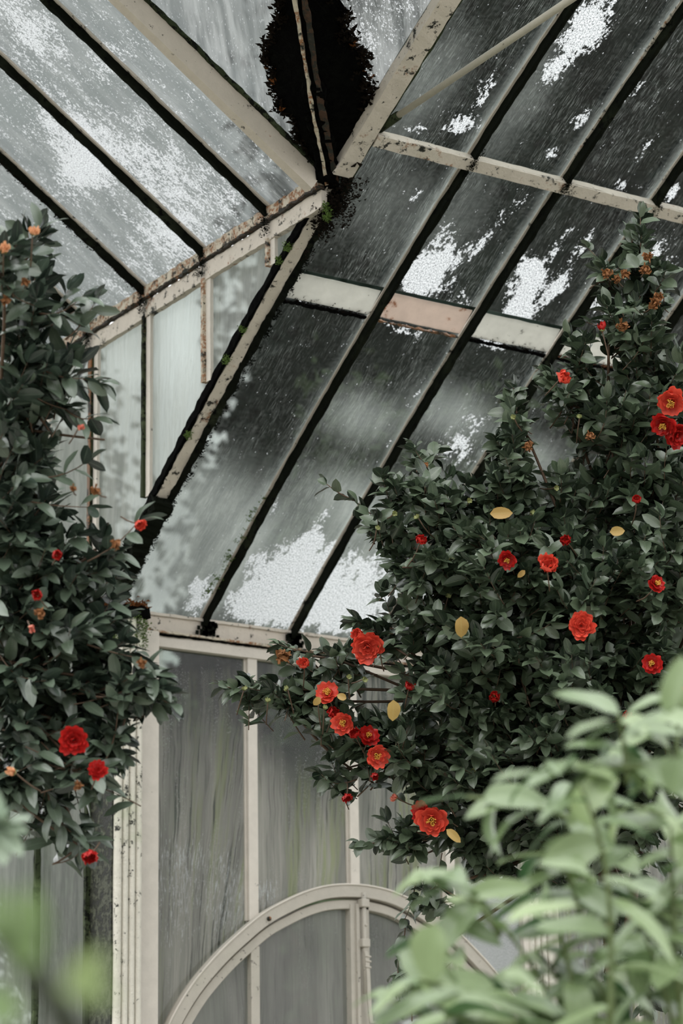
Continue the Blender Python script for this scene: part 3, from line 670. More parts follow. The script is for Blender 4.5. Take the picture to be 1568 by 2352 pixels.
# ================================================================== plants
def leaf_template(nl=7, nw=4, fold=.22, curl=.22, tip=1.0, wpeak=.5):
    s = np.linspace(0, 1, nl); u = np.linspace(-1, 1, nw+1)
    w = np.sin(np.pi*np.clip(s, 0, 1)**(.9+(.5-wpeak)))**.52*(1-.12*s*tip); w[0] = .05; w[-1] = .02
    return s, u, w, fold, curl
class Foliage:
    def __init__(f): f.p = []; f.d = []; f.n = []; f.L = []; f.W = []; f.r = []; f.c = []
    def add(f, p, d, n, L, W, r=None, c=None):
        f.p.append(p); f.d.append(d); f.n.append(n); f.L.append(L); f.W.append(W); f.r.append(R.random() if r is None else r); f.c.append(R.uniform(.05, .4) if c is None else c)
    def prune(f, disks):     # clear leaves that would smother a blossom
        P = np.array(f.p)+np.array(f.d)*np.array(f.L)[:, None]*.5; x, y, D = proj(P); keep = np.ones(len(P), bool)
        for (a, b, r, dep) in disks: keep &= ~((np.hypot(x-a, y-b) < r*.95) & (D < dep+.05))
        idx = np.nonzero(keep)[0]
        for k in 'pdnLWrc': v = getattr(f, k); setattr(f, k, [v[i] for i in idx])
    def build(f, name, m, parent, tmpl, stuff=False):
        s, u, w, fold, curl = tmpl; n = len(f.p); P = np.array(f.p); D = np.array(f.d); N = np.array(f.n)
        D /= np.linalg.norm(D, axis=1)[:, None]; N = N-D*(N*D).sum(1)[:, None]; N /= np.linalg.norm(N, axis=1)[:, None]+1e-9; Sd = np.cross(D, N)
        L = np.array(f.L); W = np.array(f.W); C = np.array(f.c); nl, nw = len(s), len(u)
        SS, UU = np.meshgrid(s, u, indexing='ij'); WW = w[:, None]*np.ones_like(UU)
        a = SS.ravel(); b = (UU*WW).ravel(); au = np.abs(UU*WW).ravel()
        along = a[None, :]*L[:, None]; across = b[None, :]*W[:, None]
        lift = au[None, :]*W[:, None]*(fold*(.4+1.2*((C*7) % 1)))[:, None] - (a[None, :]**2)*L[:, None]*C[:, None]
        wav = np.sin(a[None, :]*9+C[:, None]*40)*au[None, :]*W[:, None]*.10
        X = P[:, None, :]+D[:, None, :]*(along*(1-.25*C[:, None]*a[None, :]))[..., None]+Sd[:, None, :]*across[..., None]+N[:, None, :]*(lift+wav)[..., None]
        X = X.reshape(-1, 3)
        q = np.array([(i*nw+j, (i+1)*nw+j, (i+1)*nw+j+1, i*nw+j+1) for i in range(nl-1) for j in range(nw-1)])
        Fq = (q[None]+(np.arange(n)*nl*nw)[:, None, None]).reshape(-1, 4)
        c = V(*parent.location) if parent is not None else V(0, 0, 0)
        me = bpy.data.meshes.new(name); me.vertices.add(len(X)); me.vertices.foreach_set('co', (X-c).astype(np.float32).ravel())
        me.loops.add(Fq.size); me.loops.foreach_set('vertex_index', Fq.ravel().astype(np.int32))
        me.polygons.add(len(Fq)); me.polygons.foreach_set('loop_start', np.arange(0, Fq.size, 4, dtype=np.int32))
        me.update(calc_edges=True)
        me.polygons.foreach_set('use_smooth', np.ones(len(Fq), bool))
        at_ = me.attributes.new('luv', 'FLOAT_VECTOR', 'POINT')
        uvw = np.stack([np.tile(UU.ravel(), n), np.tile(a, n), np.repeat(np.array(f.r), nl*nw)], -1)
        at_.data.foreach_set('vector', uvw.astype(np.float32).ravel())
        me.update(); o = link(name, me, parent, m)
        return o
def unit(v): return v/(np.linalg.norm(v)+1e-9)
def curve_pts(a, b, sag=0.0, n=6, wob=.02):
    L = np.linalg.norm(b-a); off = rng.normal(0, wob*L, 3)
    return [a+(b-a)*t+off*math.sin(math.pi*t)+V(0, 0, -sag*L)*math.sin(math.pi*t) for t in np.linspace(0, 1, n)]
def shoot(fol, mb, a, b, nl, L, W, tipn=3, droop=.15, start=.06, upb=.9, r0=.0020, sag=.06, spread=.9):
    """a leafy twig from a to b"""
    pts = curve_pts(np.asarray(a, float), np.asarray(b, float), sag, 6, .04); mb.tube(pts, list(np.linspace(r0, r0*.45, 6)), 5)
    ax = unit(pts[-1]-pts[0]); s1 = unit(np.cross(ax, V(0, 0, 1)+rng.normal(0, .2, 3))); s2 = np.cross(s1, ax)
    ph = R.uniform(0, 6.28)
    for i in range(nl):
        t = start+(1-start)*(i+.5)/nl; k = t*5; j = min(4, int(k)); p = pts[j]+(pts[j+1]-pts[j])*(k-j)
        ph += 2.4
        rad = s1*math.cos(ph)+s2*math.sin(ph)*.6
        d = unit(ax*.55+rad*spread+V(0, 0, .18-droop*2.2*R.random())+rng.normal(0, .15, 3))
        n = unit(V(0, 0, upb)+rad*.25+ax*-.1+rng.normal(0, .36, 3)-fw*.42)
        fol.add(p, d, n, L*R.uniform(.72, 1.12), W*R.uniform(.8, 1.1))
    for i in range(tipn):
        ph += 2.2; rad = s1*math.cos(ph)+s2*math.sin(ph)
        fol.add(pts[-1], unit(ax*1.0+rad*.5+rng.normal(0, .15, 3)), unit(V(0, 0, .8)+rad*.6+rng.normal(0, .3, 3)), L*R.uniform(.5, .9), W*R.uniform(.6, .9))

# ---- blossoms
def petal_mesh(lay):
    """lay: list of (radius, n, tilt, length, width, cup)"""
    fol = []
    vs = []; fs = []; at_ = []
    ns, nu = 6, 6
    for (r0, n, tilt, L, W, cup) in lay:
        ph = R.uniform(0, 6.28)
        for i in range(n):
            a = ph+2*math.pi*i/n+R.uniform(-.28, .28); tl = tilt+R.uniform(-.25, .25); L_ = L; W_ = W; k_ = R.uniform(.78, 1.15); L = L*k_; W = W*R.uniform(.85, 1.2)
            out = V(math.cos(a), math.sin(a), 0); side = V(-math.sin(a), math.cos(a), 0); upv = V(0, 0, 1)
            k = len(vs); wv = R.uniform(0, 6.28); tw = R.uniform(-.25, .25)
            for s in np.linspace(0, 1, ns):
                w = math.sin(math.pi*min(1, .12+.78*s)**1.15)**.6*(.35+.65*min(1, s*1.6)) if s < 1 else .55
                ang = tl-cup*s+ (.55*max(0, s-.65))*2
                for u in np.linspace(-1, 1, nu):
                    # arc length along the petal, bending inward (cup) then rolling out at the rim
                    rr = r0+L*s*math.cos(ang); zz = L*s*math.sin(ang)+.10*L*abs(u)**2*cup*1.8
                    ruff = .10*L*math.sin(wv+u*4+s*3)*s
                    notch = -.07*L*(1 if abs(u) < .3 and s == 1 else 0)
                    p = out*(rr+notch)+side*(u*w*W/2)+upv*(zz+ruff)+side*tw*s*L*.15-out*abs(u)**2*.12*W*(1-s)
                    vs.append(p); at_.append((u, s, R.random()))
            for i2 in range(ns-1):
                for j in range(nu-1):
                    b = k+i2*nu+j; fs.append((b, b+1, b+nu+1, b+nu))
            L = L_; W = W_
    return vs, fs, at_
def mk_mesh(name, vs, fs, at_, m):
    me = bpy.data.meshes.new(name); me.from_pydata([tuple(v) for v in vs], [], fs)
    me.polygons.foreach_set('use_smooth', [True]*len(me.polygons))
    if at_:
        a = me.attributes.new('luv', 'FLOAT_VECTOR', 'POINT'); a.data.foreach_set('vector', np.array(at_, np.float32).ravel())
    me.materials.append(m); me.update(); return me
LAYS = {'open': [(.05, 6, .25, .46, .50, .25), (.05, 6, .60, .40, .42, .35), (.04, 5, .95, .30, .32, .4)],
        'double': [(.05, 7, .22, .47, .46, .25), (.05, 7, .50, .42, .42, .35), (.05, 7, .85, .36, .34, .5), (.03, 6, 1.15, .30, .26, .6), (.02, 5, 1.35, .25, .2, .5)],
        'cup': [(.08, 6, .95, .44, .44, .1), (.07, 6, 1.15, .40, .38, .35), (.03, 5, 1.3, .36, .28, .4)],
        'bud': [(.05, 4, 1.45, .55, .42, .45), (.03, 4, 1.5, .5, .34, .5)]}
def stamens():
    mb = MB()
    for i in range(46):
        a = R.uniform(0, 6.28); r = .09*math.sqrt(R.random()); h = .26+R.uniform(-.03, .05)
        b = V(math.cos(a)*r*.6, math.sin(a)*r*.6, .02); t_ = V(math.cos(a)*r*1.6, math.sin(a)*r*1.6, h)
        mb.tube([b, t_], .006, 4)
        mb.tube([t_-V(0, 0, .012), t_+V(0, 0, .016)], .015, 5)
    return mk_mesh('stamens', mb.v, mb.f, None, YELLOW)
MESHES = {}
for kind in LAYS:
    for nm, m in (('red', PET_RED), ('coral', PET_CORAL), ('pink', PINK), ('peach', PEACH)):
        MESHES[kind, nm] = [mk_mesh('blossom', *petal_mesh(LAYS[kind]), m) for _ in range(3 if kind != 'bud' else 1)]
STM = stamens()
def calyx():
    vs, fs, a = petal_mesh([(.02, 5, 1.2, .26, .26, .5)]); return mk_mesh('calyx', vs, fs, a, BUDGREEN)
CAL = calyx()
def wither_mesh():
    vs = []; fs = []
    for i in range(26):
        c = rng.normal(0, .12, 3); d = unit(rng.normal(0, 1, 3)); s = unit(np.cross(d, rng.normal(0, 1, 3))); q = np.cross(d, s); k = len(vs)
        for a in (0, .5, 1):
            for b in (-1, 0, 1): vs.append(c+d*(a-.5)*.36+s*b*.13*(1-.4*a)+q*(.10*b*b+.12*math.sin(a*5+i)))
        fs += [(k, k+1, k+4, k+3), (k+1, k+2, k+5, k+4), (k+3, k+4, k+7, k+6), (k+4, k+5, k+8, k+7)]
    return mk_mesh('withered_blossom', vs, fs, None, WITHER)
WIT = [wither_mesh() for _ in range(3)]
def bud_mesh():
    vs, fs, a = petal_mesh([(.02, 4, 1.35, .5, .5, .7), (.01, 4, 1.45, .55, .4, .7)]); return mk_mesh('bud', vs, fs, a, BUDGREEN)
BUD = bud_mesh()
def orient(o, nrm, spin):
    q = Vector([float(x) for x in nrm]).to_track_quat('Z', 'Y'); o.rotation_mode = 'QUATERNION'
    from mathutils import Quaternion
    o.rotation_quaternion = q @ Quaternion((0, 0, 1), spin)
def blossom(parent, mb, px, py, size, dep, kind='open', col='red', face=(0, 0), label=None, stem_to=None):
    p = at(px, py, dep); c = p-V(*parent.location); sz = size/F*dep
    nrm = unit(-fw+rt*face[0]+up*face[1])
    if kind in ('wither', 'budg'):
        me = R.choice(WIT) if kind == 'wither' else BUD; nm = 'withered_blossom' if kind == 'wither' else 'bud'; stam = False
    else: me = R.choice(MESHES[kind, col]); nm = 'blossom' if kind != 'bud' else 'opening_bud'; stam = kind == 'open'
    o = bpy.data.objects.new(nm, me); COL.objects.link(o); o.parent = parent; o.location = Vector([float(x) for x in c-nrm*sz*.12])
    s = sz*(1.05 if kind in ('open', 'double') else 1.25 if kind == 'cup' else 1.6 if kind in ('bud', 'budg') else 1.3); o.scale = (s, s, s*(.9 if kind != 'wither' else 1)); orient(o, nrm, R.uniform(0, 6.28))
    if label: o['label'] = label
    if stam:
        q = bpy.data.objects.new('stamens', STM); COL.objects.link(q); q.parent = o
    if kind in ('bud', 'cup'):
        q = bpy.data.objects.new('calyx', CAL); COL.objects.link(q); q.parent = o
    back = p-nrm*sz*.15; e = back-nrm*.09+V(0, 0, -.02)+rt*R.uniform(-.03, .03) if stem_to is None else stem_to
    mb.tube(curve_pts(back, e, .05, 4), .0022, 5)
    return (px, py, size*.5, dep)

def bush(root, blobs, fol, brm, trunk_top, L, W, dens, seed_pt, twl=(.14, .26), nleaf=(7, 11), limb_r=.011, toward=.5):
    """fill the surveyed volumes with limbs, branches and leafy twigs"""
    for b in blobs:
        px, py, rx, ry, dep = b[:5]; rd = b[5] if len(b) > 5 else .22; mult = b[6] if len(b) > 6 else 1
        c = at(px, py, dep); ex = rx/F*dep; ey = ry/F*dep
        q = c+unit(trunk_top-c)*min(ex, ey)*.6
        brm.tube(curve_pts(trunk_top+rng.normal(0, .05, 3), q, .04, 9, .05), list(np.linspace(limb_r, .004, 9)), 6)
        n = max(2, int(dens*mult*rx*ry/1000))
        for i in range(n):
            v = rng.normal(0, 1, 3); v /= np.linalg.norm(v); r = R.random()**.45
            e = c+rt*v[0]*ex*r+up*v[1]*ey*r+fw*v[2]*rd*r
            ln = R.uniform(*twl)
            out = unit(unit(e-c)*.6+unit(e-trunk_top)*toward+V(0, 0, .35)+rng.normal(0, .25, 3))
            a = e-out*ln
            shoot(fol, brm, a, e, R.randint(*nleaf), L, W)
            if R.random() < .22: brm.tube(curve_pts(q+rng.normal(0, .01, 3), a, .03, 5, .05), [.004, .0036, .0033, .003, .0026], 5)

# ---------------- right camellia
DR_ = 9.25
rb_base = at(1420, 2300, 9.6); rb_base[2] = 0
RBUSH = empty('camellia_bush', rb_base)
tag(RBUSH, 'large red-flowered camellia with small rounded leaves filling the right side', 'bush')
top = at(1400, 1850, 9.5)
br_ = MB()
for k in range(4):
    br_.tube(curve_pts(rb_base+V(R.uniform(-.05, .05), R.uniform(-.05, .05), -.02), top+rng.normal(0, .12, 3), .0, 10, .03), list(np.linspace(.035, .018, 10)), 8)
fR = Foliage()
BL = [(1465, 545, 34, 55, 9.3, .10), (1490, 640, 72, 65, 9.3), (1400, 625, 48, 26, 9.2, .1), (1460, 735, 95, 70, 9.2), (1505, 850, 90, 100, 9.2), (1335, 800, 50, 40, 9.2), (1290, 890, 60, 36, 9.2, .15), (1400, 950, 110, 85, 9.2),
      (1180, 925, 34, 40, 9.2, .1), (1165, 1020, 58, 60, 9.2, .15), (1150, 1120, 80, 80, 9.15), (1060, 1180, 100, 80, 9.2), (970, 1050, 44, 36, 9.3, .1, .8), (985, 1150, 80, 70, 9.2), (900, 1110, 36, 34, 9.3, .12), (885, 1190, 50, 50, 9.2, .15),
      (1000, 1290, 110, 80, 9.1), (910, 1290, 36, 50, 9.2, .15), (1150, 1270, 140, 110, 9.0), (1310, 1170, 130, 120, 9.2, .3, .8), (1470, 1100, 110, 150, 9.2, .3), (1350, 1350, 190, 130, 9.0, .3), (1500, 1300, 90, 180, 9.0, .3),
      (1150, 1450, 170, 110, 9.0, .3), (975, 1420, 90, 50, 9.1, .15), (870, 1440, 55, 36, 9.2, .12), (1350, 1560, 210, 140, 9.0, .35), (1060, 1580, 160, 100, 9.1, .3, .85), (1520, 1600, 70, 190, 9.0, .3), (1210, 1730, 220, 150, 9.1, .35),
      (940, 1700, 100, 100, 9.2, .25, .8), (830, 1700, 90, 60, 9.25, .15), (740, 1610, 90, 45, 9.3, .12), (650, 1580, 60, 36, 9.3, .1), (570, 1582, 44, 26, 9.3, .08), (700, 1500, 60, 22, 9.35, .08, .7), (770, 1510, 70, 30, 9.3, .1),
      (760, 1760, 40, 50, 9.3, .1, .6), (980, 1810, 80, 45, 9.2, .15, .8), (920, 1920, 80, 40, 9.2, .12, .8), (1080, 1900, 110, 80, 9.3, .2), (1250, 1880, 170, 110, 9.3, .3), (1420, 1850, 140, 180, 9.4, .3), (970, 2050, 34, 50, 9.2, .08, .8),
      (1640, 900, 100, 160, 9.2, .3, .8), (1660, 1250, 120, 220, 9.1, .3, .8), (1680, 1700, 130, 260, 9.1, .3, .8), (935, 2230, 40, 60, 9.1, .08, .7), (1470, 2150, 110, 170, 9.4, .3, .7), (1240, 2020, 90, 50, 9.3, .15, .6), (1130, 1985, 50, 30, 9.3, .1, .8), (1310, 1480, 200, 300, 9.5, .2, .35), (1250, 1900, 250, 150, 9.7, .2, .5), (900, 1290, 60, 90, 9.4, .1, .3), (1100, 1650, 180, 200, 9.6, .15, .4)]
bush(RBUSH, BL, fR, br_, top, .076, .0215, 3.6, None, (.10, .20))
# single sprays that leave the mass
def spray(fol, mb, pts, nl, L, W, dep, r0=.003):
    P = [at(x, y, dep+(dz if len(p) > 2 else 0)) for p in pts for (x, y, dz) in [(p[0], p[1], p[2] if len(p) > 2 else 0)]]
    for a, b in zip(P, P[1:]): shoot(fol, mb, a, b, nl, L, W, 2, start=.1, r0=r0)
for pts, nl in (([(860, 1180), (815, 1150), (750, 1112)], 3), ([(640, 1590), (570, 1580), (512, 1575)], 8), ([(1000, 1100), (950, 1030)], 6), ([(700, 1700), (640, 1600)], 4),
                ([(1480, 640), (1470, 500)], 16), ([(1420, 660), (1350, 570)], 8), ([(1200, 1000), (1178, 890)], 14), ([(960, 1990), (930, 2110), (915, 2200), (920, 2300)], 7), ([(960, 1900), (880, 1930), (825, 1935)], 8),
                ([(820, 1790), (745, 1790)], 6), ([(820, 1830), (860, 1790)], 4), ([(1500, 760), (1345, 740)], 8), ([(1340, 880), (1245, 850)], 7), ([(900, 1440), (812, 1425)], 7), ([(760, 1500), (640, 1480)], 7), ([(860, 1250), (830, 1170)], 6)):
    spray(fR, br_, pts, nl, .070, .0195, 9.25)
for a, b in (((1000, 1590), (600, 1590)), ((1050, 1600), (640, 1600)), ((900, 1640), (770, 1750)), ((1400, 1800), (1060, 1920)), ((1060, 1920), (980, 1960)), ((680, 1640), (860, 1800)), ((920, 1700), (850, 1815)), ((1100, 1460), (860, 1440)), ((1500, 1200), (1470, 560)), ((1260, 1300), (1185, 940))):
    br_.tube(curve_pts(at(*a, 9.32), at(*b, 9.3), .03, 9, .03), list(np.linspace(.0065, .003, 9)), 6)
FLW = [(1335, 1437, 66, 8.65, 'double', 'coral', (0, .1)), (1540, 925, 72, 8.8, 'open', 'coral', (-.3, -.3)), (1522, 978, 60, 8.78, 'open', 'red', (-.4, -.5)), (1556, 1000, 60, 8.8, 'double', 'red', (.3, -.4)),
       (1383, 760, 26, 8.9, 'bud', 'red', (-.2, 2.5)), (1290, 868, 46, 8.95, 'cup', 'coral', (.8, .5)), (1163, 1286, 44, 8.7, 'open', 'red', (0, -.4)), (1257, 1300, 58, 8.6, 'cup', 'coral', (.2, .8)), (966, 1243, 36, 8.9, 'cup', 'red', (.3, .9)),
       (1461, 1150, 30, 8.85, 'cup', 'red', (0, .8)), (1300, 1242, 34, 8.85, 'cup', 'red', (-.4, .4)), (1508, 1340, 48, 8.65, 'open', 'red', (.5, .5)), (1497, 1525, 48, 8.65, 'open', 'red', (-.4, .2)), (842, 1488, 76, 9.0, 'double', 'coral', (-.2, -.3)),
       (822, 1458, 34, 9.05, 'cup', 'coral', (-.5, .5)), (698, 1527, 36, 9.15, 'cup', 'coral', (-.3, .9)), (752, 1592, 62, 9.1, 'open', 'coral', (-.4, .7)), (764, 1640, 40, 9.1, 'cup', 'red', (.4, .6)), (789, 1661, 56, 9.05, 'open', 'coral', (-.3, 0)),
       (815, 1688, 38, 9.1, 'cup', 'red', (-.3, .8)), (846, 1690, 48, 9.1, 'open', 'red', (.1, .5)), (866, 1735, 58, 9.0, 'open', 'coral', (.2, -.1)), (797, 1828, 32, 9.15, 'cup', 'red', (.1, -.8)), (990, 1885, 76, 9.0, 'open', 'coral', (-.1, -.1)), (965, 1862, 46, 9.05, 'double', 'red', (-.6, .4)),
       (911, 1832, 22, 9.1, 'bud', 'pink', (-1.6, .3)), (1555, 1602, 56, 8.6, 'double', 'coral', (.2, .2)), (1442, 1647, 34, 8.7, 'cup', 'red', (0, .6)), (1136, 1601, 34, 8.85, 'cup', 'red', (-.2, .2)), (940, 1578, 34, 9.0, 'cup', 'red', (.3, .8)), (860, 1780, 26, 9.1, 'cup', 'red', (0, -.6))]
LABC = {'coral': 'coral red', 'red': 'deep red', 'pink': 'pink', 'peach': 'peach'}
disks = []
for f in FLW:
    disks.append(blossom(RBUSH, br_, *f))
for (x, y, s) in ((1393, 627, 26), (1416, 640, 20), (1436, 630, 22), (1487, 590, 24), (1482, 618, 26), (1508, 688, 28), (1430, 748, 28), (1500, 700, 22), (1212, 1025, 24), (1355, 1000, 22), (650, 1508, 34), (975, 1433, 22), (1512, 680, 20), (974, 1070, 18), (1150, 1268, 20)):
    disks.append(blossom(RBUSH, br_, x, y, s, 8.95 if x > 1000 else 9.15, 'wither'))
for (x, y) in ((615, 1612), (660, 1585), (730, 1610), (745, 1628), (835, 1560), (1035, 1290), (1028, 1372), (1076, 1150), (1390, 1400), (1330, 960), (960, 1190), (865, 1215), (1220, 1180), (560, 1585), (870, 1486), (800, 1557), (1180, 960), (1450, 1260), (1290, 1650), (1090, 1770), (1275, 1120), (905, 1180)):
    blossom(RBUSH, br_, x, y, 13, 9.0, 'budg', 'red', (R.uniform(-1, 1), R.uniform(-.5, 1.5)))
fR.prune(disks)
fR.build('foliage', LEAF_R, RBUSH, leaf_template(7, 4, .30))
fY = Foliage()
for (x, y, l, w, d_) in ((1058, 1416, 50, 18, (0.05, -1)), (903, 1608, 50, 17, (.0, -1)), (1125, 1180, 54, 15, (1, .05)), (1400, 1222, 36, 12, (1, .1)), (1025, 1905, 46, 11, (.8, -.7)), (1205, 1310, 24, 7, (-.6, -.6)), (795, 1605, 24, 9, (-.7, .3)), (735, 1602, 24, 9, (-.5, -.6))):
    p = at(x, y, 8.75); k = 8.75/F
    fY.add(p, unit(rt*d_[0]+up*d_[1]), unit(-fw+rt*.3+up*.2), l*k, w*k, R.random(), .1)
fY.build('yellowed_leaves', LEAF_Y, RBUSH, leaf_template(7, 4, .2))
br_.build('branches', TWIG, RBUSH, True)

# ---------------- left camellia
lb_base = at(-420, 2300, 8.2); lb_base[2] = 0
LBUSH = empty('camellia_bush', lb_base)
tag(LBUSH, 'dark camellia with longer pointed leaves hanging along the left edge', 'bush')
ltop = at(-260, 1400, 8.2)
bl_ = MB()
for k in range(3):
    bl_.tube(curve_pts(lb_base+V(R.uniform(-.05, .05), R.uniform(-.05, .05), -.02), ltop+rng.normal(0, .12, 3), 0, 10, .03), list(np.linspace(.035, .018, 10)), 8)
fL = Foliage(); DL = 7.9
LBL = [(85, 545, 45, 45, 7.9, .08, .8), (20, 600, 50, 70, 7.6, .12), (60, 700, 80, 70, 7.8), (150, 690, 40, 30, 7.9, .1, .5), (80, 830, 90, 80, 7.8), (160, 860, 50, 45, 7.8, .1), (40, 950, 70, 90, 7.9), (60, 1080, 100, 90, 7.9), (50, 1200, 100, 100, 7.9),
       (140, 1290, 100, 80, 7.9), (240, 1260, 50, 40, 7.9, .1, .7), (60, 1400, 110, 110, 7.9, .25), (190, 1430, 100, 80, 7.9), (70, 1550, 120, 110, 7.9, .25), (260, 1480, 50, 50, 7.9, .12), (300, 1570, 70, 50, 7.8, .12), (350, 1600, 36, 40, 7.8, .1), (190, 1590, 110, 70, 7.9),
       (90, 1690, 110, 80, 7.9), (240, 1700, 60, 60, 7.8, .12), (50, 1790, 90, 60, 7.8), (200, 1780, 60, 36, 7.7, .1), (110, 1860, 60, 50, 7.9, .12, .7), (160, 1910, 40, 40, 7.9, .1, .6), (190, 1940, 26, 22, 7.9, .06, .6), (70, 1300, 120, 400, 8.2, .15, .25), (230, 1330, 80, 60, 8.1, .1, .4)]
bush(LBUSH, LBL, fL, bl_, ltop, .100, .0215, 2.5, None, (.12, .24), (6, 9), .010, .7)
for pts, nl in (([(60, 900), (150, 940), (215, 960)], 4), ([(90, 720), (190, 680)], 6), ([(150, 780), (215, 700)], 5), ([(60, 1100), (200, 1060)], 5), ([(60, 620), (90, 520)], 6), ([(200, 1290), (320, 1195)], 5), ([(220, 1600), (320, 1560), (395, 1620)], 6), ([(200, 1480), (310, 1510), (350, 1560)], 7),
                ([(100, 850), (190, 870), (230, 880)], 6), ([(110, 1820), (150, 1900), (200, 1950)], 6), ([(60, 1150), (200, 1165)], 4), ([(240, 1750), (270, 1640), (310, 1560)], 5)):
    spray(fL, bl_, pts, nl, .098, .0205, 7.75)
for a, b in (((-60, 960), (240, 1010)), ((-60, 830), (120, 1000)), ((-40, 1500), (300, 1560)), ((200, 1830), (290, 1640)), ((-60, 1720), (180, 1940))):
    bl_.tube(curve_pts(at(*a, 7.9), at(*b, 7.8), .03, 9, .03), list(np.linspace(.006, .003, 9)), 6)
FLL = [(168, 1700, 66, 7.45, 'double', 'red', (.1, 0)), (207, 1963, 50, 7.6, 'cup', 'red', (.1, -.5)), (224, 1768, 44, 7.5, 'double', 'red', (.2, .5)), (320, 1203, 34, 7.55, 'cup', 'coral', (.5, -.5)), (130, 1275, 32, 7.5, 'cup', 'red', (.3, .1)), (86, 1368, 34, 7.5, 'cup', 'red', (0, .2)),
       (70, 1440, 22, 7.5, 'bud', 'pink', (.4, -.4)), (34, 1775, 26, 7.4, 'bud', 'peach', (-1, .6)), (181, 984, 20, 7.5, 'bud', 'pink', (.8, .3)), (75, 538, 28, 7.4, 'bud', 'peach', (.4, 1)), (8, 577, 30, 7.4, 'bud', 'peach', (.2, .5))]
disks = [blossom(LBUSH, bl_, *f) for f in FLL]
for (x, y, s) in ((219, 1126, 24), (168, 1121, 16), (265, 1250, 24), (325, 1522, 22), (180, 1805, 22), (92, 1408, 26), (58, 648, 20), (12, 690, 22)): disks.append(blossom(LBUSH, bl_, x, y, s, 7.5, 'wither'))
fL.prune(disks)
fL.build('foliage', LEAF_L, LBUSH, leaf_template(8, 4, .25, .22, 1.0, .42))
bl_.build('branches', TWIG, LBUSH, True)

# ---------------- pale green shrub, close and out of focus, lower right
ff = Foliage(); fb = MB()
fs_base = at(1400, 2352, 4.6); fs_base[2] = 0
FS = empty('leafy_shrub', fs_base)
tag(FS, 'pale green out-of-focus shrub with large leaves in the lower right foreground', 'shrub')
stems = [((1560, 2400), (1500, 1650)), ((1400, 2400), (1330, 1800)), ((1300, 2450), (1110, 2080)), ((1200, 2450), (1000, 2120)), ((1500, 2400), (1420, 1950)), ((1350, 2450), (1260, 2050)), ((1560, 2300), (1540, 1900)), ((1100, 2450), (900, 2300)), ((1250, 2450), (1080, 2250)), ((1450, 2450), (1350, 2200)),
         ((1560, 2450), (1480, 2150)), ((1350, 1900), (1070, 1830)), ((1150, 2150), (960, 2010)), ((1440, 1800), (1420, 1640)), ((1480, 1760), (1250, 1760)), ((1568, 2100), (1400, 2060)), ((1568, 1900), (1450, 1850)), ((1200, 2350), (1020, 2330)), ((1400, 2350), (1180, 2330)), ((1568, 2250), (1330, 2130)), ((1560, 1800), (1568, 1560)), ((1300, 2300), (1230, 2180)), ((1480, 2330), (1560, 2050)), ((1240, 2352), (960, 2250)), ((1330, 2100), (1240, 1950))]
for k, (a, b) in enumerate(stems):
    dep = 4.9+.3*R.uniform(-1, 1); A = at(*a, dep); B = at(*b, dep)
    pts = curve_pts(A, B, -.05, 9, .05); fb.tube(pts, list(np.linspace(.006, .003, 9)), 6)
    if a[1] >= 2300: fb.tube(curve_pts(V(fs_base[0]+R.uniform(-.1, .1), fs_base[1]+R.uniform(-.1, .1), 0), A, -.02, 6, .03), list(np.linspace(.012, .006, 6)), 6)
    ax = unit(B-A); ph = R.uniform(0, 6)
    for i in range(9):
        t = .10+.90*i/8; j = min(7, int(t*8)); p = pts[j]+(pts[j+1]-pts[j])*(t*8-j); ph += 2.4
        rad = rt*math.cos(ph)*1.2+V(0, 0, 1)*math.sin(ph)*.25-fw*math.sin(ph*1.3)*.5
        d = unit(ax*.12+rad+V(0, 0, -.05)); n = unit(V(0, 0, 1)-fw*.45+rng.normal(0, .3, 3))
        ff.add(p, d, n, .138*R.uniform(.6, 1.15), .029*R.uniform(.75, 1.15), c=R.uniform(.1, .7))
for (x0, y0, x1, y1, w) in ((1160, 2120, 1330, 2060, .026), (870, 2350, 1060, 2250, .022), (940, 2260, 840, 2330, .016), (1530, 1640, 1568, 1500, .02), (1430, 1700, 1560, 1600, .018), (1000, 2120, 980, 2260, .036), (1150, 2240, 1260, 2280, .035), (1040, 2290, 1240, 2320, .02), (1360, 2010, 1230, 1970, .02), (1380, 2020, 1540, 2060, .02), (1300, 1700, 1400, 1640, .016), (1400, 1700, 1385, 1760, .018), (1130, 1800, 1230, 1760, .014), (1568, 1740, 1540, 1830, .03)):
    dep = 4.2; A = at(x0, y0, dep); B = at(x1, y1, dep); ff.add(A, unit(B-A), unit(V(0, 0, 1)-fw*.5+rng.normal(0, .2, 3)), np.linalg.norm(B-A), w, c=.12)
ff.build('foliage', LEAF_F, FS, leaf_template(9, 6, .25))
fb.build('stems', GREENSTEM, FS, True)

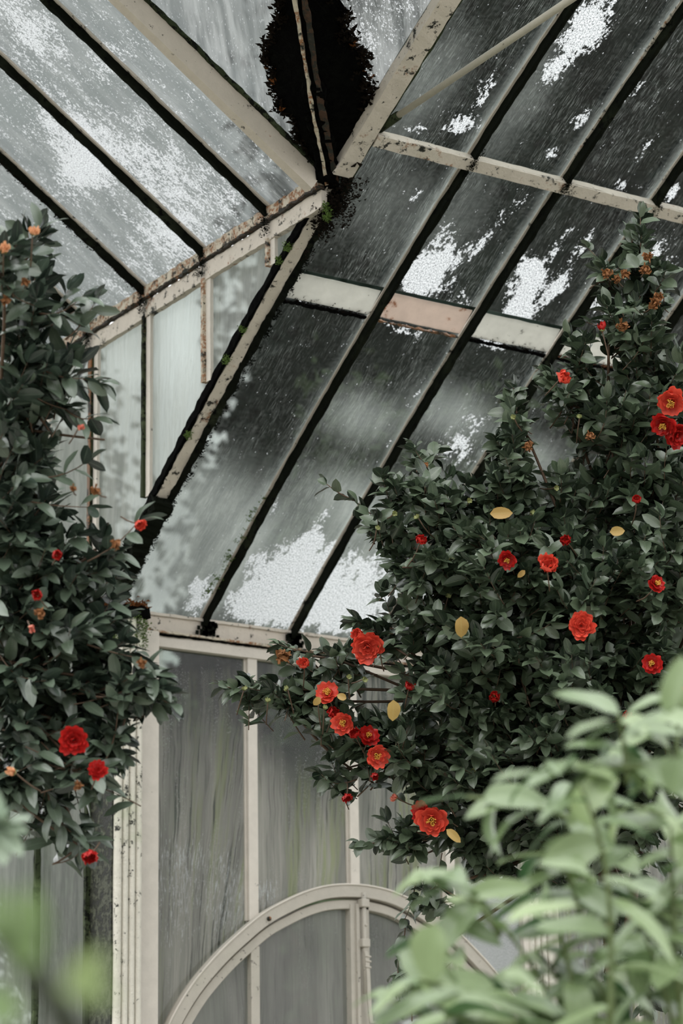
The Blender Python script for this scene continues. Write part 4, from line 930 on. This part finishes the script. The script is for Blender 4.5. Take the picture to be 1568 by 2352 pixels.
# ---------------- very near plant, lower left, and a pale leafy tip above it
fn = Foliage(); fnb = MB()
n_base = at(60, 2500, 1.75); n_base[2] = 0
NP = empty('leafy_plant', n_base)
tag(NP, 'strongly blurred bright green plant with a slanting dark stem in the lower left corner', 'plant')
fnb.tube(curve_pts(n_base, at(190, 2420, 2.2), 0, 7, .02), .010, 6)
fnb.tube([at(190, 2420, 2.2), at(120, 2280, 2.2), at(0, 2130, 2.2), at(-80, 2060, 2.2)], [.011, .011, .010, .009], 8)
for (x0, y0, x1, y1, w, r, n_) in ((60, 2230, 66, 2030, .013, .3, .2), (30, 2180, 110, 2100, .010, .25, .2), (160, 2280, 240, 2180, .010, .95, .3), (140, 2260, 270, 2290, .009, .9, .3), (-60, 2300, 60, 2330, .016, .0, .1), (-30, 2150, -15, 2030, .012, .1, .2)):
    A = at(x0, y0, 1.7); B = at(x1, y1, 1.7); fn.add(A, unit(B-A), unit(-fw+V(0, 0, .6)), np.linalg.norm(B-A), w, r, .1)
fn.build('foliage', LEAF_N, NP, leaf_template(9, 6, .2))
fnb.build('stems', simple('dark_green_stem', (.010, .014, .006), (.03, .04, .018), 40, .7), NP, True)
pb = at(-60, 2500, 4.6); pb[2] = 0
PP = empty('leafy_sprig', pb); fp = Foliage(); fpb = MB()
tag(PP, 'blurred pale grey-green leaf cluster at the left edge below the dark camellia', 'plant')
fpb.tube(curve_pts(pb, at(-30, 1930, 4.6), 0, 9, .02), list(np.linspace(.012, .004, 9)), 6)
fpb.tube(curve_pts(at(-30, 1930, 4.6), at(20, 1880, 4.6), 0, 5, .02), .004, 5)
for (x1, y1) in ((62, 1905), (52, 1960), (10, 1985), (30, 1840), (70, 1870), (-30, 1860), (-20, 1780)):
    A = at(-5, 1900, 4.6); B = at(x1, y1, 4.55); fp.add(A, unit(B-A), unit(-fw*.7+V(0, 0, 1)), max(.05, np.linalg.norm(B-A)), .018, .9, .1)
fp.build('foliage', leaf_mat('pale_leaf', (.16, .22, .15), (.34, .42, .32), .4, .3, (.3, .4, .3), .3), PP, leaf_template(9, 6, .2))
fpb.build('stems', GREENSTEM, PP, True)

# ================================================================== trees outside
def tree(name, label, x, y, h, r, m, n=1500, conifer=False, cat='tree', lf=.09, z0=.15):
    t = empty(name, (x, y, -.12)); tag(t, label, cat)
    tm = MB(); tm.tube([V(x, y, -.12), V(x+.1, y, h*.4), V(x, y+.1, h*.85)], [.28, .2, .06], 10); tm.build('trunk', BARK, t, True)
    mb = MB(); vs = []; fs = []
    P = []
    for i in range(n):
        if conifer: u = R.random()**.8; rr = r*(1-u)**.8*math.sqrt(R.uniform(.25, 1)); z = h*(z0+(1-z0)*u); a = R.uniform(0, 6.28); p = V(x+rr*math.cos(a), y+rr*math.sin(a), z)
        else:
            v = rng.normal(0, 1, 3); v /= np.linalg.norm(v); q = R.uniform(.6, 1)+.12*math.sin(v[0]*7+v[2]*5)+.1*math.sin(v[1]*9)
            p = V(x, y, h*(z0+1)/2)+v*V(r, r, h*(1-z0)/2)*q
        d = unit(rng.normal(0, 1, 3)); s = unit(np.cross(d, rng.normal(0, 1, 3))); l = lf*R.uniform(.6, 1.4); q = np.cross(d, s)*l*.25
        k = len(vs); vs += [p-d*l, p-s*l*.6+q, p+d*l, p+s*l*.6+q]; fs.append((k, k+1, k+2, k+3))
    mb.add(vs, fs)
    c = n and 0
    # solid core added inside the crown to block light through it
    st = 12
    for (cx, cy, cz, qx, qz) in ((x, y, h*(z0+1)/2, r*.72, h*(1-z0)/2*.74),):
        k0 = []
        for a in range(st+1):
            th = math.pi*a/st
            for b in range(16):
                f_ = 2*math.pi*b/16; w = (1.0+.18*math.sin(3*f_+a)+.1*math.sin(5*th+b)); taper = (1-.75*(1-(a/st))) if conifer else 1
                k0.append((cx+qx*math.sin(th)*math.cos(f_)*w*taper, cy+qx*math.sin(th)*math.sin(f_)*w*taper, cz+qz*math.cos(th)))
        mb.add(k0, [(a*16+b, a*16+(b+1) % 16, (a+1)*16+(b+1) % 16, (a+1)*16+b) for a in range(st) for b in range(16)])
    mb.build('crown', m, t)
def place(px, dist):      # ground position of a tree seen in direction px
    v = ray(px, 1176); v = V(v[0], v[1], 0); v /= np.linalg.norm(v); return CP[0]+v[0]*dist, CP[1]+v[1]*dist
TR = [(1000, 23.5, 17, 1.9, 1), (1480, 28, 20, 2.1, 1), (2050, 23.5, 18, 2.1, 1), (620, 29, 13.2, 1.2, 1), (1180, 33.5, 23, 2.2, 0), (1900, 34, 23, 2.2, 0)]
for i, (px, d, h, r, con) in enumerate(TR):
    x, y = place(px, d)
    tree('conifer' if con else 'broadleaf_tree', ['tall dark conifer outside behind the middle panes of the right roof', 'tall dark conifer outside behind the upper right panes', 'dark conifer outside beyond the far right edge', 'slimmer dark conifer outside behind the diagonal rafter', 'broad dark tree outside behind the tie rod', 'broad dark tree outside behind the top of the right camellia'][i], x, y, h, r, CROWN_D, 6000, False)
for i, (px, d, h, r, z0, mm) in enumerate([(800, 18.5, 8.1, .62, .3, CROWN_M), (1110, 20.0, 8.5, .75, .3, CROWN_M), (440, 21, 6.2, .6, .3, CROWN_M), (1450, 18, 8, .7, .3, CROWN_M), (130, 22, 9.6, .8, .3, CROWN_M), (690, 22.5, 7.3, .75, .70, CROWN_D), (400, 26, 7.6, .7, .72, CROWN_D)]):
    x, y = place(px, d)
    tree('small_tree', ['grey-green tree outside blurred behind the lower middle roof panes', 'grey-green tree outside blurred just left of the camellia top', 'low grey-green tree outside behind the tall wall pane', 'grey-green tree outside hidden behind the right camellia', 'grey-green tree outside behind the left camellia', 'dark round-headed tree outside behind the second wall pane', 'dark tree outside behind the top of the tall wall pane'][i], x, y, h, r, mm, 3500, False, 'tree', .06, z0)

# ================================================================== light
w = bpy.data.worlds.new('overcast'); S.world = w; w.use_nodes = True; t = w.node_tree; t.nodes.clear()
tc = t.nodes.new('ShaderNodeTexCoord'); sx = t.nodes.new('ShaderNodeSeparateXYZ'); t.links.new(tc.outputs['Generated'], sx.inputs[0])
cr = t.nodes.new('ShaderNodeValToRGB'); t.links.new(sx.outputs[2], cr.inputs[0])
e = cr.color_ramp.elements; e[0].position = 0; e[0].color = (.47, .47, .46, 1); e[1].position = .8; e[1].color = (.97, .985, 1, 1)
bg = t.nodes.new('ShaderNodeBackground'); t.links.new(cr.outputs[0], bg.inputs[0]); bg.inputs[1].default_value = 1.25
ow = t.nodes.new('ShaderNodeOutputWorld'); t.links.new(bg.outputs[0], ow.inputs[0])
sd = bpy.data.lights.new('soft_sun', 'SUN'); so = bpy.data.objects.new('soft_sun', sd); COL.objects.link(so)
sd.energy = .5; sd.angle = math.radians(60); sd.color = (1, .97, .92)
so.rotation_euler = Vector((-.35, -.35, -1)).to_track_quat('-Z', 'Y').to_euler() if False else Vector((.45, .25, -1)).to_track_quat('-Z', 'Y').to_euler()

S.cycles.transparent_max_bounces = 24
S.cycles.max_bounces = 8
S.view_settings.view_transform = 'Standard'; S.view_settings.look = 'None'; S.view_settings.exposure = 1.3; S.view_settings.gamma = 1
